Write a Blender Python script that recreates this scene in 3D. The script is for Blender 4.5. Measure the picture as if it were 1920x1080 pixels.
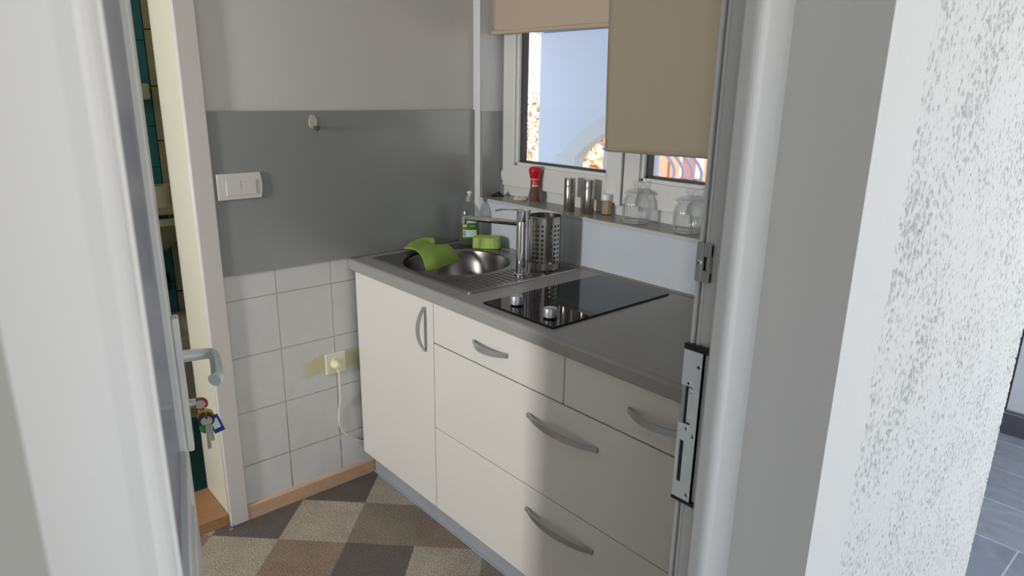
import bpy, bmesh, math, random
from mathutils import Vector, Matrix, noise
random.seed(7)
for o in list(bpy.data.objects): bpy.data.objects.remove(o)
S = bpy.context.scene
COL = S.collection
PI = math.pi

# ------------------------------------------------------------------ camera
CAM = Vector((2.186, -1.7195, 1.4714)); YAW, PIT, ROL, FPX = 0.7255, 0.2805, 0.0155, 1274.08
cy, sy, cp, sp = math.cos(YAW), math.sin(YAW), math.cos(PIT), math.sin(PIT)
fw = Vector((-cy*cp, sy*cp, -sp)); rt = Vector((sy, cy, 0)); up = rt.cross(fw)
r2 = rt*math.cos(ROL) + up*math.sin(ROL); u2 = -rt*math.sin(ROL) + up*math.cos(ROL)
cam = bpy.data.cameras.new('camera'); camo = bpy.data.objects.new('camera', cam); COL.objects.link(camo)
M = Matrix((r2, u2, -fw)).transposed().to_4x4(); M.translation = CAM; camo.matrix_world = M
cam.sensor_width = 36; cam.lens = FPX/1920*36; cam.clip_start = 0.02; cam.clip_end = 200
cam.dof.use_dof = True; cam.dof.focus_distance = 1.75; cam.dof.aperture_fstop = 6.0
S.camera = camo

# ------------------------------------------------------------------ world, lights, exposure
W = bpy.data.worlds.new('world'); S.world = W; W.use_nodes = True
nt = W.node_tree; bgn = nt.nodes['Background']
tc = nt.nodes.new('ShaderNodeTexCoord'); sx = nt.nodes.new('ShaderNodeSeparateXYZ'); rmp = nt.nodes.new('ShaderNodeValToRGB')
nt.links.new(tc.outputs['Generated'], sx.inputs[0]); nt.links.new(sx.outputs['Z'], rmp.inputs[0])
rmp.color_ramp.elements[0].position = 0.0; rmp.color_ramp.elements[0].color = (1.0, 0.98, 0.94, 1)
rmp.color_ramp.elements[1].position = 0.7; rmp.color_ramp.elements[1].color = (0.60, 0.77, 1.0, 1)
nt.links.new(rmp.outputs[0], bgn.inputs[0]); bgn.inputs[1].default_value = 1.55

def light(name, kind, loc, target, energy, color=(1, 1, 1), **kw):
    l = bpy.data.lights.new(name, kind); l.energy = energy; l.color = color
    for k, v in kw.items(): setattr(l, k, v)
    o = bpy.data.objects.new(name, l); COL.objects.link(o); o.location = loc
    o.rotation_euler = (Vector(target)-Vector(loc)).to_track_quat('-Z', 'Y').to_euler(); return o
light('sun', 'SUN', (0, -5, 8), (-2.0, 3.0, 0), 14.0, (1.0, 0.93, 0.82), angle=0.01)
# daylight entering by the small window in the south wall of the kitchen
light('south_window_daylight', 'AREA', (0.48, -3.30, 1.46), (0.64, 0.0, 1.06), 44, (0.98, 0.99, 1.0), shape='RECTANGLE', size=0.21, size_y=0.34)
# added area lamp in place of daylight from the open east terrace
light('terrace_fill', 'AREA', (5.2, 1.6, 2.3), (1.7, -0.9, 1.1), 9, (1.0, 0.985, 0.95), shape='RECTANGLE', size=3.0, size_y=2.2)
light('porch_fill', 'AREA', (3.3, 1.1, 1.9), (-1.5, 2.3, 0.9), 16, (0.86, 0.93, 1.0), shape='RECTANGLE', size=1.0, size_y=1.2)  # added area lamp that brightens the porch wall
S.view_settings.view_transform = 'Standard'; S.view_settings.look = 'None'
S.view_settings.exposure = 0.0; S.view_settings.gamma = 1; S.view_settings.use_curve_mapping = False

# ------------------------------------------------------------------ materials
def lin(c):
    c = c/255.0
    return c/12.92 if c <= 0.04045 else ((c+0.055)/1.055)**2.4
def rgb(r, g, b): return (lin(r), lin(g), lin(b), 1)
def mat(name, color, rough=0.5, metal=0.0, coat=0.0, noise_amt=0.0, nscale=30, bump=0.0, bscale=200, spec=0.5, stretch=None, trans=0, emis=None):
    m = bpy.data.materials.new(name); m.use_nodes = True; n = m.node_tree; b = n.nodes['Principled BSDF']
    b.inputs['Base Color'].default_value = color; b.inputs['Roughness'].default_value = rough
    b.inputs['Metallic'].default_value = metal; b.inputs['Coat Weight'].default_value = coat
    b.inputs['Coat Roughness'].default_value = 0.05
    b.inputs['Specular IOR Level'].default_value = spec; b.inputs['Transmission Weight'].default_value = trans
    if emis: b.inputs['Emission Color'].default_value = emis[0]; b.inputs['Emission Strength'].default_value = emis[1]
    if noise_amt or bump:
        t = n.nodes.new('ShaderNodeTexCoord'); mp = n.nodes.new('ShaderNodeMapping'); n.links.new(t.outputs['Object'], mp.inputs[0])
        if stretch: mp.inputs['Scale'].default_value = stretch
    if noise_amt:
        tx = n.nodes.new('ShaderNodeTexNoise'); tx.inputs['Scale'].default_value = nscale; tx.inputs['Detail'].default_value = 5
        n.links.new(mp.outputs[0], tx.inputs[0])
        mr = n.nodes.new('ShaderNodeMapRange'); mr.inputs['From Min'].default_value = 0.3; mr.inputs['From Max'].default_value = 0.7
        mr.inputs['To Min'].default_value = 1-noise_amt; mr.inputs['To Max'].default_value = 1+noise_amt
        n.links.new(tx.outputs['Fac'], mr.inputs[0])
        vm = n.nodes.new('ShaderNodeVectorMath'); vm.operation = 'SCALE'; vm.inputs[0].default_value = color[:3]
        n.links.new(mr.outputs[0], vm.inputs['Scale']); n.links.new(vm.outputs[0], b.inputs['Base Color'])
    if bump:
        tb = n.nodes.new('ShaderNodeTexNoise'); tb.inputs['Scale'].default_value = bscale; tb.inputs['Detail'].default_value = 3
        n.links.new(mp.outputs[0], tb.inputs[0]); bp = n.nodes.new('ShaderNodeBump'); bp.inputs['Strength'].default_value = bump
        bp.inputs['Distance'].default_value = 0.002
        n.links.new(tb.outputs['Fac'], bp.inputs['Height']); n.links.new(bp.outputs[0], b.inputs['Normal'])
    return m
def mth(n, op, a, b=None, c=None):
    x = n.nodes.new('ShaderNodeMath'); x.operation = op
    for i, v in enumerate((a, b, c)):
        if v is None: continue
        if isinstance(v, (int, float)): x.inputs[i].default_value = v
        else: n.links.new(v, x.inputs[i])
    return x.outputs[0]
def clear(name, tint=(1, 1, 1, 1), gloss=0.9, ior=1.45, body=None, bodyamt=0.0, pw=4.5):
    """thin clear shell: transparent body with a fresnel gloss"""
    m = bpy.data.materials.new(name); m.use_nodes = True; n = m.node_tree; n.nodes.clear()
    out = n.nodes.new('ShaderNodeOutputMaterial'); tr = n.nodes.new('ShaderNodeBsdfTransparent'); gl = n.nodes.new('ShaderNodeBsdfGlossy')
    tr.inputs[0].default_value = tint; gl.inputs['Roughness'].default_value = 0.02; gl.inputs[0].default_value = (gloss, gloss, gloss, 1)
    fr = n.nodes.new('ShaderNodeLayerWeight'); fr.inputs[0].default_value = 0.5; mx = n.nodes.new('ShaderNodeMixShader')
    f0 = ((ior-1)/(ior+1))**2
    fac = mth(n, 'MULTIPLY_ADD', mth(n, 'POWER', fr.outputs['Facing'], pw), 1-f0, f0); n.links.new(fac, mx.inputs[0]); n.links.new(tr.outputs[0], mx.inputs[1]); n.links.new(gl.outputs[0], mx.inputs[2])
    last = mx
    if body:
        df = n.nodes.new('ShaderNodeBsdfDiffuse'); df.inputs[0].default_value = body
        m2 = n.nodes.new('ShaderNodeMixShader'); n.links.new(mth(n, 'MULTIPLY_ADD', mth(n, 'POWER', fr.outputs['Facing'], pw), 0.22 if bodyamt else 0, bodyamt), m2.inputs[0])
        n.links.new(mx.outputs[0], m2.inputs[1]); n.links.new(df.outputs[0], m2.inputs[2]); last = m2
    n.links.new(last.outputs[0], out.inputs[0]); return m

MT = {}
MT['wall'] = mat('warm_white_paint', rgb(205, 202, 196), 0.6, bump=0.15, bscale=60)
MT['ceil'] = mat('ceiling_paint', rgb(225, 225, 222), 0.8)
MT['strip'] = mat('white_corner_paint', rgb(214, 214, 214), 0.5)
MT['grey_panel'] = mat('grey_gloss_panel', rgb(142, 143, 142), 0.22, noise_amt=0.02, nscale=3, spec=0.9)
MT['light_panel'] = mat('light_grey_gloss_panel', rgb(196, 202, 208), 0.26, spec=0.5)
MT['sill'] = mat('grey_laminate_sill', rgb(150, 146, 140), 0.3, noise_amt=0.03, nscale=200)
MT['sill_edge'] = mat('sill_edge', rgb(185, 184, 182), 0.4)
MT['worktop'] = mat('grey_laminate_worktop', rgb(148, 146, 142), 0.33, noise_amt=0.03, nscale=300)
MT['cream'] = mat('cream_matt_front', rgb(216, 211, 203), 0.42, noise_amt=0.008, nscale=4)
MT['carcass'] = mat('carcass_dark_gap', rgb(96, 88, 78), 0.7)
MT['plinth'] = mat('grey_metal_plinth', rgb(172, 177, 184), 0.35, metal=0.25)
MT['handle'] = mat('satin_nickel_handle', rgb(176, 177, 176), 0.33, metal=0.6)
MT['chrome'] = mat('chrome', rgb(225, 225, 225), 0.06, metal=1)
MT['steel'] = mat('brushed_steel', rgb(140, 136, 130), 0.27, metal=1, noise_amt=0.05, nscale=40, stretch=(1, 12, 1))
MT['steel2'] = mat('brushed_steel_vertical', rgb(186, 182, 176), 0.22, metal=1, noise_amt=0.04, nscale=60, stretch=(8, 8, 0.3))
MT['zinc'] = mat('zinc_strike_metal', rgb(214, 220, 218), 0.34, metal=0.2, noise_amt=0.05, nscale=30)
MT['zincd'] = mat('cast_zinc_keeper', rgb(168, 170, 164), 0.42, metal=0.35)
MT['black'] = mat('black_plastic', rgb(26, 25, 26), 0.45)
MT['hob'] = mat('black_ceramic_glass', rgb(10, 10, 12), 0.035, coat=0.0, spec=0.6)
MT['knob'] = mat('silver_knob', rgb(190, 190, 194), 0.28, metal=0.7)
MT['pvc'] = mat('white_pvc', rgb(214, 213, 208), 0.3)
MT['pvcframe'] = mat('white_pvc_door_frame', rgb(208, 207, 203), 0.28)
MT['gasket'] = mat('grey_gasket', rgb(98, 96, 92), 0.6)
MT['gasketd'] = mat('dark_gasket', rgb(58, 58, 60), 0.5)
MT['doorglass'] = mat('reflection_toned_door_glass', rgb(104, 112, 132), 0.25)  # blue grey of the glass reflection put into an opaque base colour
MT['blind'] = mat('beige_blind_fabric', rgb(186, 168, 150), 0.9, bump=0.3, bscale=1500)
MT['blind2'] = mat('taupe_blind_fabric', rgb(160, 148, 128), 0.9, bump=0.3, bscale=1500)
MT['wood'] = mat('beech_skirting', rgb(198, 162, 136), 0.4, noise_amt=0.09, nscale=14, stretch=(6, 1, 10))
MT['wood2'] = mat('oak_threshold', rgb(158, 116, 80), 0.4, noise_amt=0.12, nscale=14, stretch=(8, 1, 8))
MT['glass'] = clear('window_glass', (0.97, 0.98, 0.98, 1), 0.9, 1.3)
MT['jar'] = clear('clear_jar_glass', (0.972, 0.978, 0.98, 1), 0.9, 1.5, rgb(225, 230, 232), 0.02, 2.8)
MT['bottle'] = clear('clear_bottle_plastic', (0.82, 0.83, 0.82, 1), 0.9, 1.45, rgb(170, 170, 164), 0.1, 2.0)
MT['soap'] = clear('green_yellow_soap', (0.42, 0.43, 0.08, 1), 0.4, 1.2, rgb(122, 122, 30), 0.35)
MT['green'] = mat('lime_cloth', rgb(144, 172, 76), 0.9, bump=0.0)
MT['spg'] = mat('lime_sponge', rgb(176, 200, 104), 0.95, bump=1.0, bscale=500, noise_amt=0.08, nscale=120)
MT['label'] = mat('label_white', rgb(205, 212, 208), 0.5)
MT['labelg'] = mat('label_green', rgb(44, 110, 52), 0.5)
MT['labely'] = mat('label_yellow', rgb(196, 196, 110), 0.5)
MT['labeld'] = mat('label_dark', rgb(24, 40, 36), 0.5)
MT['cap'] = mat('clear_white_cap', rgb(226, 224, 214), 0.35)
MT['capc'] = mat('grey_translucent_collar', rgb(150, 152, 154), 0.3)
MT['red'] = mat('red_plastic', rgb(196, 12, 40), 0.22)
MT['redlab'] = mat('red_label', rgb(186, 26, 46), 0.4)
MT['gold'] = mat('gold_print', rgb(206, 176, 110), 0.4)
MT['pepper'] = mat('mixed_pepper_flakes', rgb(104, 58, 40), 0.8, noise_amt=0.9, nscale=420)
MT['pick'] = mat('birch_toothpick', rgb(222, 190, 146), 0.7)
MT['shell'] = mat('cream_shell', rgb(226, 212, 188), 0.5, noise_amt=0.1, nscale=90)
MT['switch'] = mat('white_switch_plastic', rgb(212, 206, 200), 0.35)
MT['plug'] = mat('aged_cream_plastic', rgb(226, 224, 176), 0.4)
MT['cord'] = mat('cream_cable', rgb(226, 222, 196), 0.5)
MT['crystal'] = clear('crystal', (0.9, 0.92, 0.95, 1), 1.0, 1.8)
MT['teal'] = None
MT['ceramic'] = mat('cream_ceramic', rgb(196, 190, 160), 0.15)
MT['paper'] = mat('toilet_paper', rgb(214, 210, 186), 0.9)
MT['card'] = mat('brown_card', rgb(140, 120, 90), 0.9)
MT['keyb'] = mat('key_brass_nickel', rgb(176, 168, 158), 0.3, metal=0.9)
MT['keyface'] = mat('key_tag_face', rgb(166, 160, 148), 0.4)
MT['k_red'] = mat('key_cap_red', rgb(160, 24, 28), 0.4)
MT['k_navy'] = mat('key_cap_black', rgb(20, 20, 34), 0.4)
MT['k_green'] = mat('key_cap_green', rgb(38, 140, 52), 0.4)
MT['k_blue'] = mat('key_tag_blue', rgb(24, 30, 128), 0.4)
MT['k_yel'] = mat('key_cap_yellow', rgb(190, 150, 40), 0.4)
MT['hw'] = mat('white_handle_plastic', rgb(206, 212, 206), 0.14, coat=0.6)
MT['stucco'] = mat('white_render', rgb(208, 208, 205), 0.9, bump=0.5, bscale=300)
MT['smooth'] = mat('smooth_render', rgb(206, 206, 202), 0.85)
MT['reveal'] = mat('grey_reveal_paint', rgb(204, 202, 197), 0.7, bump=0.2, bscale=200)
MT['porch'] = mat('pale_blue_render', rgb(206, 218, 240), 0.9, bump=1.0, bscale=26)
MT['archtrim'] = mat('pale_grey_trim', rgb(206, 214, 218), 0.9, bump=0.6, bscale=60)
MT['rail'] = mat('painted_iron', rgb(200, 212, 238), 0.5)
MT['salmon'] = mat('salmon_house_wall', rgb(190, 118, 102), 0.9, noise_amt=0.05, nscale=3)
MT['shutter'] = mat('brown_shutter', rgb(120, 84, 88), 0.8)
MT['whitetrim'] = mat('white_window_trim', rgb(235, 235, 235), 0.8)
MT['rooft'] = mat('orange_roof_tile', rgb(196, 122, 76), 0.9, noise_amt=0.2, nscale=8)
MT['leaf'] = mat('autumn_leaf', rgb(236, 200, 164), 0.8, noise_amt=0.3, nscale=6)
MT['leaf2'] = mat('dry_leaf', rgb(206, 192, 180), 0.8, noise_amt=0.2, nscale=3)
MT['bark'] = mat('bark', rgb(108, 100, 104), 0.9)
MT['soil'] = mat('garden_ground', rgb(196, 172, 140), 0.95, noise_amt=0.25, nscale=4)
MT['post'] = mat('pale_blue_post', rgb(150, 180, 225), 0.7)

def brickmat(name, ax, tile, mortar, w, h, off, msize, c2=None, frac=0.0, rough=0.25, vein=0.0, bumpd=0.0015):
    m = bpy.data.materials.new(name); m.use_nodes = True; n = m.node_tree; b = n.nodes['Principled BSDF']
    g = n.nodes.new('ShaderNodeNewGeometry'); s = n.nodes.new('ShaderNodeSeparateXYZ'); n.links.new(g.outputs['Position'], s.inputs[0])
    c = n.nodes.new('ShaderNodeCombineXYZ')
    for i in (0, 1):
        a = n.nodes.new('ShaderNodeMath'); a.operation = 'SUBTRACT'; n.links.new(s.outputs['XYZ'.index(ax[i])], a.inputs[0]); a.inputs[1].default_value = off[i]-40*(w, h)[i]
        n.links.new(a.outputs[0], c.inputs[i])
    t = n.nodes.new('ShaderNodeTexBrick'); n.links.new(c.outputs[0], t.inputs[0]); t.offset = frac; t.squash = 1
    t.inputs['Scale'].default_value = 1; t.inputs['Brick Width'].default_value = w; t.inputs['Row Height'].default_value = h
    t.inputs['Mortar Size'].default_value = msize; t.inputs['Mortar Smooth'].default_value = 0.1
    t.inputs['Color1'].default_value = tile; t.inputs['Color2'].default_value = c2 or tile; t.inputs['Mortar'].default_value = mortar
    nz = n.nodes.new('ShaderNodeTexNoise'); nz.inputs['Scale'].default_value = 7; nz.inputs['Detail'].default_value = 8; nz.inputs['Distortion'].default_value = 1.5
    n.links.new(g.outputs['Position'], nz.inputs[0])
    mr = n.nodes.new('ShaderNodeMapRange'); mr.inputs['From Min'].default_value = 0.3; mr.inputs['From Max'].default_value = 0.7
    mr.inputs['To Min'].default_value = 1-vein; mr.inputs['To Max'].default_value = 1+vein*0.5; n.links.new(nz.outputs['Fac'], mr.inputs[0])
    vm = n.nodes.new('ShaderNodeVectorMath'); vm.operation = 'SCALE'; n.links.new(t.outputs['Color'], vm.inputs[0]); n.links.new(mr.outputs[0], vm.inputs['Scale'])
    n.links.new(vm.outputs[0], b.inputs['Base Color'])
    bp = n.nodes.new('ShaderNodeBump'); bp.invert = True; bp.inputs['Distance'].default_value = bumpd; bp.inputs['Strength'].default_value = 0.7
    n.links.new(t.outputs['Fac'], bp.inputs['Height']); n.links.new(bp.outputs[0], b.inputs['Normal'])
    b.inputs['Roughness'].default_value = rough
    return m, n, vm, g, s, b, t
MT['tile'], tn, tvm, tg, ts, tb, tt = brickmat('white_wall_tile', 'YZ', rgb(210, 209, 206), rgb(168, 160, 150), 0.2, 0.2, (-0.8528, 0.2035), 0.0016, rough=0.28, vein=0.05)
# dark mould in the lower joints and a yellowed adhesive smear around the socket
def smear(n, g, s, vm, b, t):
    nz = n.nodes.new('ShaderNodeTexNoise'); nz.inputs['Scale'].default_value = 22; nz.inputs['Detail'].default_value = 4; n.links.new(g.outputs['Position'], nz.inputs[0])
    wob = mth(n, 'MULTIPLY', mth(n, 'SUBTRACT', nz.outputs['Fac'], 0.5), 0.05)
    Y = mth(n, 'ADD', s.outputs[1], wob); Z = mth(n, 'ADD', s.outputs[2], wob)
    # band: y -0.77..-0.53, centre rising slightly, half width ~0.035
    yc = mth(n, 'ABSOLUTE', mth(n, 'DIVIDE', mth(n, 'ADD', Y, 0.648), 0.125))
    zc = mth(n, 'ABSOLUTE', mth(n, 'DIVIDE', mth(n, 'SUBTRACT', Z, mth(n, 'MULTIPLY_ADD', Y, 0.03, 0.523)), 0.036))
    d = mth(n, 'MAXIMUM', yc, zc)
    mask = n.nodes.new('ShaderNodeMapRange'); n.links.new(d, mask.inputs[0]); mask.inputs['From Min'].default_value = 0.75; mask.inputs['From Max'].default_value = 1.15
    mask.inputs['To Min'].default_value = 0.72; mask.inputs['To Max'].default_value = 0
    mx = n.nodes.new('ShaderNodeMix'); mx.data_type = 'RGBA'; n.links.new(mask.outputs[0], mx.inputs['Factor'])
    n.links.new(vm.outputs[0], mx.inputs['A']); mx.inputs['B'].default_value = rgb(196, 190, 126)
    nz2 = n.nodes.new('ShaderNodeTexNoise'); nz2.inputs['Scale'].default_value = 14; nz2.inputs['Detail'].default_value = 6; n.links.new(g.outputs['Position'], nz2.inputs[0])
    low = n.nodes.new('ShaderNodeMapRange'); n.links.new(s.outputs[2], low.inputs[0]); low.inputs['From Min'].default_value = 0.42; low.inputs['From Max'].default_value = 0.15
    nn = n.nodes.new('ShaderNodeMapRange'); n.links.new(nz2.outputs['Fac'], nn.inputs[0]); nn.inputs['From Min'].default_value = 0.42; nn.inputs['From Max'].default_value = 0.6
    dirt = mth(n, 'MULTIPLY', mth(n, 'MULTIPLY', t.outputs['Fac'], low.outputs[0]), mth(n, 'MULTIPLY', nn.outputs[0], 0.95))
    m2 = n.nodes.new('ShaderNodeMix'); m2.data_type = 'RGBA'; n.links.new(dirt, m2.inputs['Factor']); n.links.new(mx.outputs['Result'], m2.inputs['A'])
    m2.inputs['B'].default_value = rgb(46, 40, 34); n.links.new(m2.outputs['Result'], b.inputs['Base Color'])
smear(tn, tg, ts, tvm, tb, tt)
MT['teal'] = brickmat('teal_bath_tile', 'YZ', rgb(58, 130, 142), rgb(20, 50, 54), 0.36, 0.185, (-0.832, 0.743), 0.002, rough=0.2, vein=0.15)[0]
MT['btile'] = brickmat('beige_bath_tile', 'YZ', rgb(170, 168, 140), rgb(30, 30, 26), 0.36, 0.242, (-0.832, 0.748), 0.003, rough=0.25, vein=0.05)[0]
MT['gtile'] = brickmat('grey_wood_look_paver', 'XY', rgb(152, 154, 160), rgb(200, 202, 206), 0.62, 0.3125, (1.83, 1.10), 0.003, rgb(138, 141, 150), 0.5, 0.4, vein=0.18)[0]
MT['ptile'] = brickmat('dark_plinth_tile', 'XZ', rgb(92, 92, 98), rgb(150, 152, 156), 0.6, 0.30, (1.50, -0.01), 0.003, rough=0.4, vein=0.25)[0]

def vinyl(name, c, amt=0.62):
    m = bpy.data.materials.new(name); m.use_nodes = True; n = m.node_tree; b = n.nodes['Principled BSDF']
    g = n.nodes.new('ShaderNodeNewGeometry')
    v = n.nodes.new('ShaderNodeTexNoise'); v.inputs['Scale'].default_value = 210; v.inputs['Detail'].default_value = 4; n.links.new(g.outputs['Position'], v.inputs[0])
    w = n.nodes.new('ShaderNodeTexNoise'); w.inputs['Scale'].default_value = 12; w.inputs['Detail'].default_value = 3; n.links.new(g.outputs['Position'], w.inputs[0])
    a = n.nodes.new('ShaderNodeMapRange'); a.inputs['From Min'].default_value = 0.32; a.inputs['From Max'].default_value = 0.68; a.inputs['To Min'].default_value = 1-amt; a.inputs['To Max'].default_value = 1+amt*0.8
    n.links.new(v.outputs['Fac'], a.inputs[0])
    a2 = n.nodes.new('ShaderNodeMapRange'); a2.inputs['From Min'].default_value = 0.3; a2.inputs['From Max'].default_value = 0.7; a2.inputs['To Min'].default_value = 0.88; a2.inputs['To Max'].default_value = 1.12
    n.links.new(w.outputs['Fac'], a2.inputs[0])
    k = mth(n, 'MULTIPLY', a.outputs[0], a2.outputs[0])
    vm = n.nodes.new('ShaderNodeVectorMath'); vm.operation = 'SCALE'; vm.inputs[0].default_value = c[:3]; n.links.new(k, vm.inputs['Scale'])
    n.links.new(vm.outputs[0], b.inputs['Base Color']); b.inputs['Roughness'].default_value = 0.5
    bp = n.nodes.new('ShaderNodeBump'); bp.inputs['Strength'].default_value = 0.25; bp.inputs['Distance'].default_value = 0.001
    n.links.new(v.outputs['Fac'], bp.inputs['Height']); n.links.new(bp.outputs[0], b.inputs['Normal'])
    return m
FL = {'B': vinyl('vinyl_beige', rgb(162, 151, 134)), 'D': vinyl('vinyl_dark', rgb(92, 84, 80), 0.5), 'M': vinyl('vinyl_olive_brown', rgb(126, 116, 100)), 'N': vinyl('vinyl_reddish_brown', rgb(134, 114, 98))}

# ribbed lime cloth: fine wave bump
n = MT['green'].node_tree; tcn = n.nodes.new('ShaderNodeUVMap'); wv = n.nodes.new('ShaderNodeTexWave'); wv.inputs['Scale'].default_value = 16
n.links.new(tcn.outputs[0], wv.inputs[0]); bpn = n.nodes.new('ShaderNodeBump'); bpn.inputs['Strength'].default_value = 0.8; bpn.inputs['Distance'].default_value = 0.001
n.links.new(wv.outputs['Fac'], bpn.inputs['Height']); n.links.new(bpn.outputs[0], n.nodes['Principled BSDF'].inputs['Normal'])

# ------------------------------------------------------------------ helpers
def bm_new(): return bmesh.new()
def add_box(bm, x0, x1, y0, y1, z0, z1, bev=0.0, seg=2, mi=0, xf=None):
    b = bmesh.new(); bmesh.ops.create_cube(b, size=1)
    for v in b.verts:
        v.co = Vector((x0+(v.co.x+.5)*(x1-x0), y0+(v.co.y+.5)*(y1-y0), z0+(v.co.z+.5)*(z1-z0)))
    if bev: bmesh.ops.bevel(b, geom=b.edges[:]+b.verts[:], offset=bev, segments=seg, profile=0.5, affect='EDGES')
    if xf: 
        for v in b.verts: v.co = xf(v.co)
    join(bm, b, mi); return bm
def join(bm, b, mi=0):
    vm = {}
    for v in b.verts: vm[v] = bm.verts.new(v.co)
    for f in b.faces:
        try:
            nf = bm.faces.new([vm[v] for v in f.verts]); nf.smooth = f.smooth; nf.material_index = mi
        except ValueError: pass
    b.free()
def add_prism(bm, pts, z0, z1, ax='z', mi=0, bev=0):
    """polygon pts in the plane normal to ax, extruded from z0 to z1"""
    def P(a, b, c): return {'z': Vector((a, b, c)), 'y': Vector((a, c, b)), 'x': Vector((c, a, b))}[ax]
    b = bmesh.new()
    lo = [b.verts.new(P(p[0], p[1], z0)) for p in pts]; hi = [b.verts.new(P(p[0], p[1], z1)) for p in pts]
    n = len(pts); b.faces.new(lo[::-1]); b.faces.new(hi)
    for i in range(n): b.faces.new([lo[i], lo[(i+1) % n], hi[(i+1) % n], hi[i]])
    bmesh.ops.recalc_face_normals(b, faces=b.faces[:])
    if bev: bmesh.ops.bevel(b, geom=b.edges[:], offset=bev, segments=2, profile=0.5, affect='EDGES')
    join(bm, b, mi); return bm
def add_lathe(bm, prof, c, seg=32, mi=0, axis=None, mod=None):
    """prof: list of (r, h) along axis from c"""
    c = Vector(c); axis = Vector(axis or (0, 0, 1)).normalized()
    a = axis.orthogonal().normalized(); b = axis.cross(a)
    rings = []
    for r, h in prof:
        if r < 1e-6: rings.append([bm.verts.new(c+axis*h)]); continue
        ring = []
        for i in range(seg):
            t = 2*PI*i/seg; rr = r*(mod(t, h) if mod else 1)
            ring.append(bm.verts.new(c+axis*h+(a*math.cos(t)+b*math.sin(t))*rr))
        rings.append(ring)
    for p, q in zip(rings, rings[1:]):
        for i in range(seg):
            j = (i+1) % seg
            vs = ([p[0]] if len(p) == 1 else [p[i], p[j]]) + ([q[0]] if len(q) == 1 else [q[j], q[i]])
            if len(vs) > 2:
                f = bm.faces.new(vs); f.smooth = True; f.material_index = mi
    return bm
def add_tube(bm, pts, r, seg=10, mi=0, caps=True, flat=None):
    pts = [Vector(p) for p in pts]; N = len(pts)
    rs = r if isinstance(r, (list, tuple)) else [r]*N
    rings = []; prev = None
    for i, p in enumerate(pts):
        d = (pts[min(i+1, N-1)]-pts[max(i-1, 0)]).normalized()
        if prev is None: a = d.orthogonal().normalized()
        else: a = (prev-d*prev.dot(d)).normalized()
        prev = a; b = d.cross(a)
        rings.append([bm.verts.new(p+(a*math.cos(2*PI*k/seg)+b*math.sin(2*PI*k/seg))*rs[i]) for k in range(seg)])
    for p, q in zip(rings, rings[1:]):
        for k in range(seg):
            f = bm.faces.new([p[k], p[(k+1) % seg], q[(k+1) % seg], q[k]]); f.smooth = True; f.material_index = mi
    if caps: bm.faces.new(rings[0][::-1]).material_index = mi; bm.faces.new(rings[-1]).material_index = mi
    return bm
def spline(pts, n=8):
    P = [Vector(p) for p in pts]; out = []
    P = [P[0]*2-P[1]]+P+[P[-1]*2-P[-2]]
    for i in range(1, len(P)-2):
        for k in range(n):
            t = k/n; a, b, c, d = P[i-1:i+3]
            out.append(0.5*((2*b)+(c-a)*t+(2*a-5*b+4*c-d)*t*t+(3*b-a-3*c+d)*t**3))
    out.append(P[-2]); return out
def tag(o, label=None, cat=None, group=None, kind=None):
    if label: o['label'] = label
    if cat: o['category'] = cat
    if group: o['group'] = group
    if kind: o['kind'] = kind
    return o
def root(name, loc, label=None, cat=None, group=None, kind=None):
    o = bpy.data.objects.new(name, None); COL.objects.link(o); o.location = loc; o.empty_display_size = 0.05
    return tag(o, label, cat, group, kind)
def worldloc(o):
    v = Vector(o.location)
    while o.parent: o = o.parent; v += Vector(o.location)
    return v
def obj(name, bm, m, parent=None, at=None, label=None, cat=None, group=None, kind=None, smooth=None, recalc=True):
    """world-space bmesh -> object; parts keep the origin of their thing, top-level objects get origin `at`"""
    if recalc: bmesh.ops.recalc_face_normals(bm, faces=bm.faces[:])
    if parent is not None: off = worldloc(parent)
    elif at is not None: off = Vector(at)
    else:
        xs = [v.co for v in bm.verts]; off = Vector([(min(v[i] for v in xs)+max(v[i] for v in xs))/2 for i in (0, 1)]+[min(v[2] for v in xs)])
    for v in bm.verts: v.co -= off
    for e in bm.edges:
        if len(e.link_faces) == 2 and e.calc_face_angle(0) > 0.62: e.smooth = False
    me = bpy.data.meshes.new(name)
    if smooth:
        for f in bm.faces: f.smooth = True
    bm.to_mesh(me); bm.free()
    for x in (m if isinstance(m, (list, tuple)) else [m]): me.materials.append(x)
    o = bpy.data.objects.new(name, me); COL.objects.link(o)
    if parent is not None: o.parent = parent
    else: o.location = off
    return tag(o, label, cat, group, kind)
def struct(name, bm, m, **k): return obj(name, bm, m, kind='structure', **k)
def B(*a, **k): return add_box(bm_new(), *a, **k)
def copy_tree(o, parent=None, delta=None):
    c = o.copy(); COL.objects.link(c)
    if parent: c.parent = parent
    if delta: c.location = Vector(c.location)+Vector(delta)
    for ch in list(o.children): copy_tree(ch, c)
    return c
def screw(parent, c, axis, r=0.004, name='screw'):
    bm = bm_new(); ax = Vector(axis).normalized()
    add_lathe(bm, [(0, 0.0006), (r*0.75, 0.0012), (r, 0.0002), (r, -0.001)], c, 16, axis=axis)
    a = ax.orthogonal().normalized(); b = ax.cross(a); C = Vector(c)+ax*0.0014
    return obj(name, bm, MT['chrome'], parent)

# ================================================================== SETTING
H = 0.886; ZS = 1.0625; XE = 1.61       # worktop height, sill height, inner face of east wall
DY = 0.571                              # plane of the cabinet fronts
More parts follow.
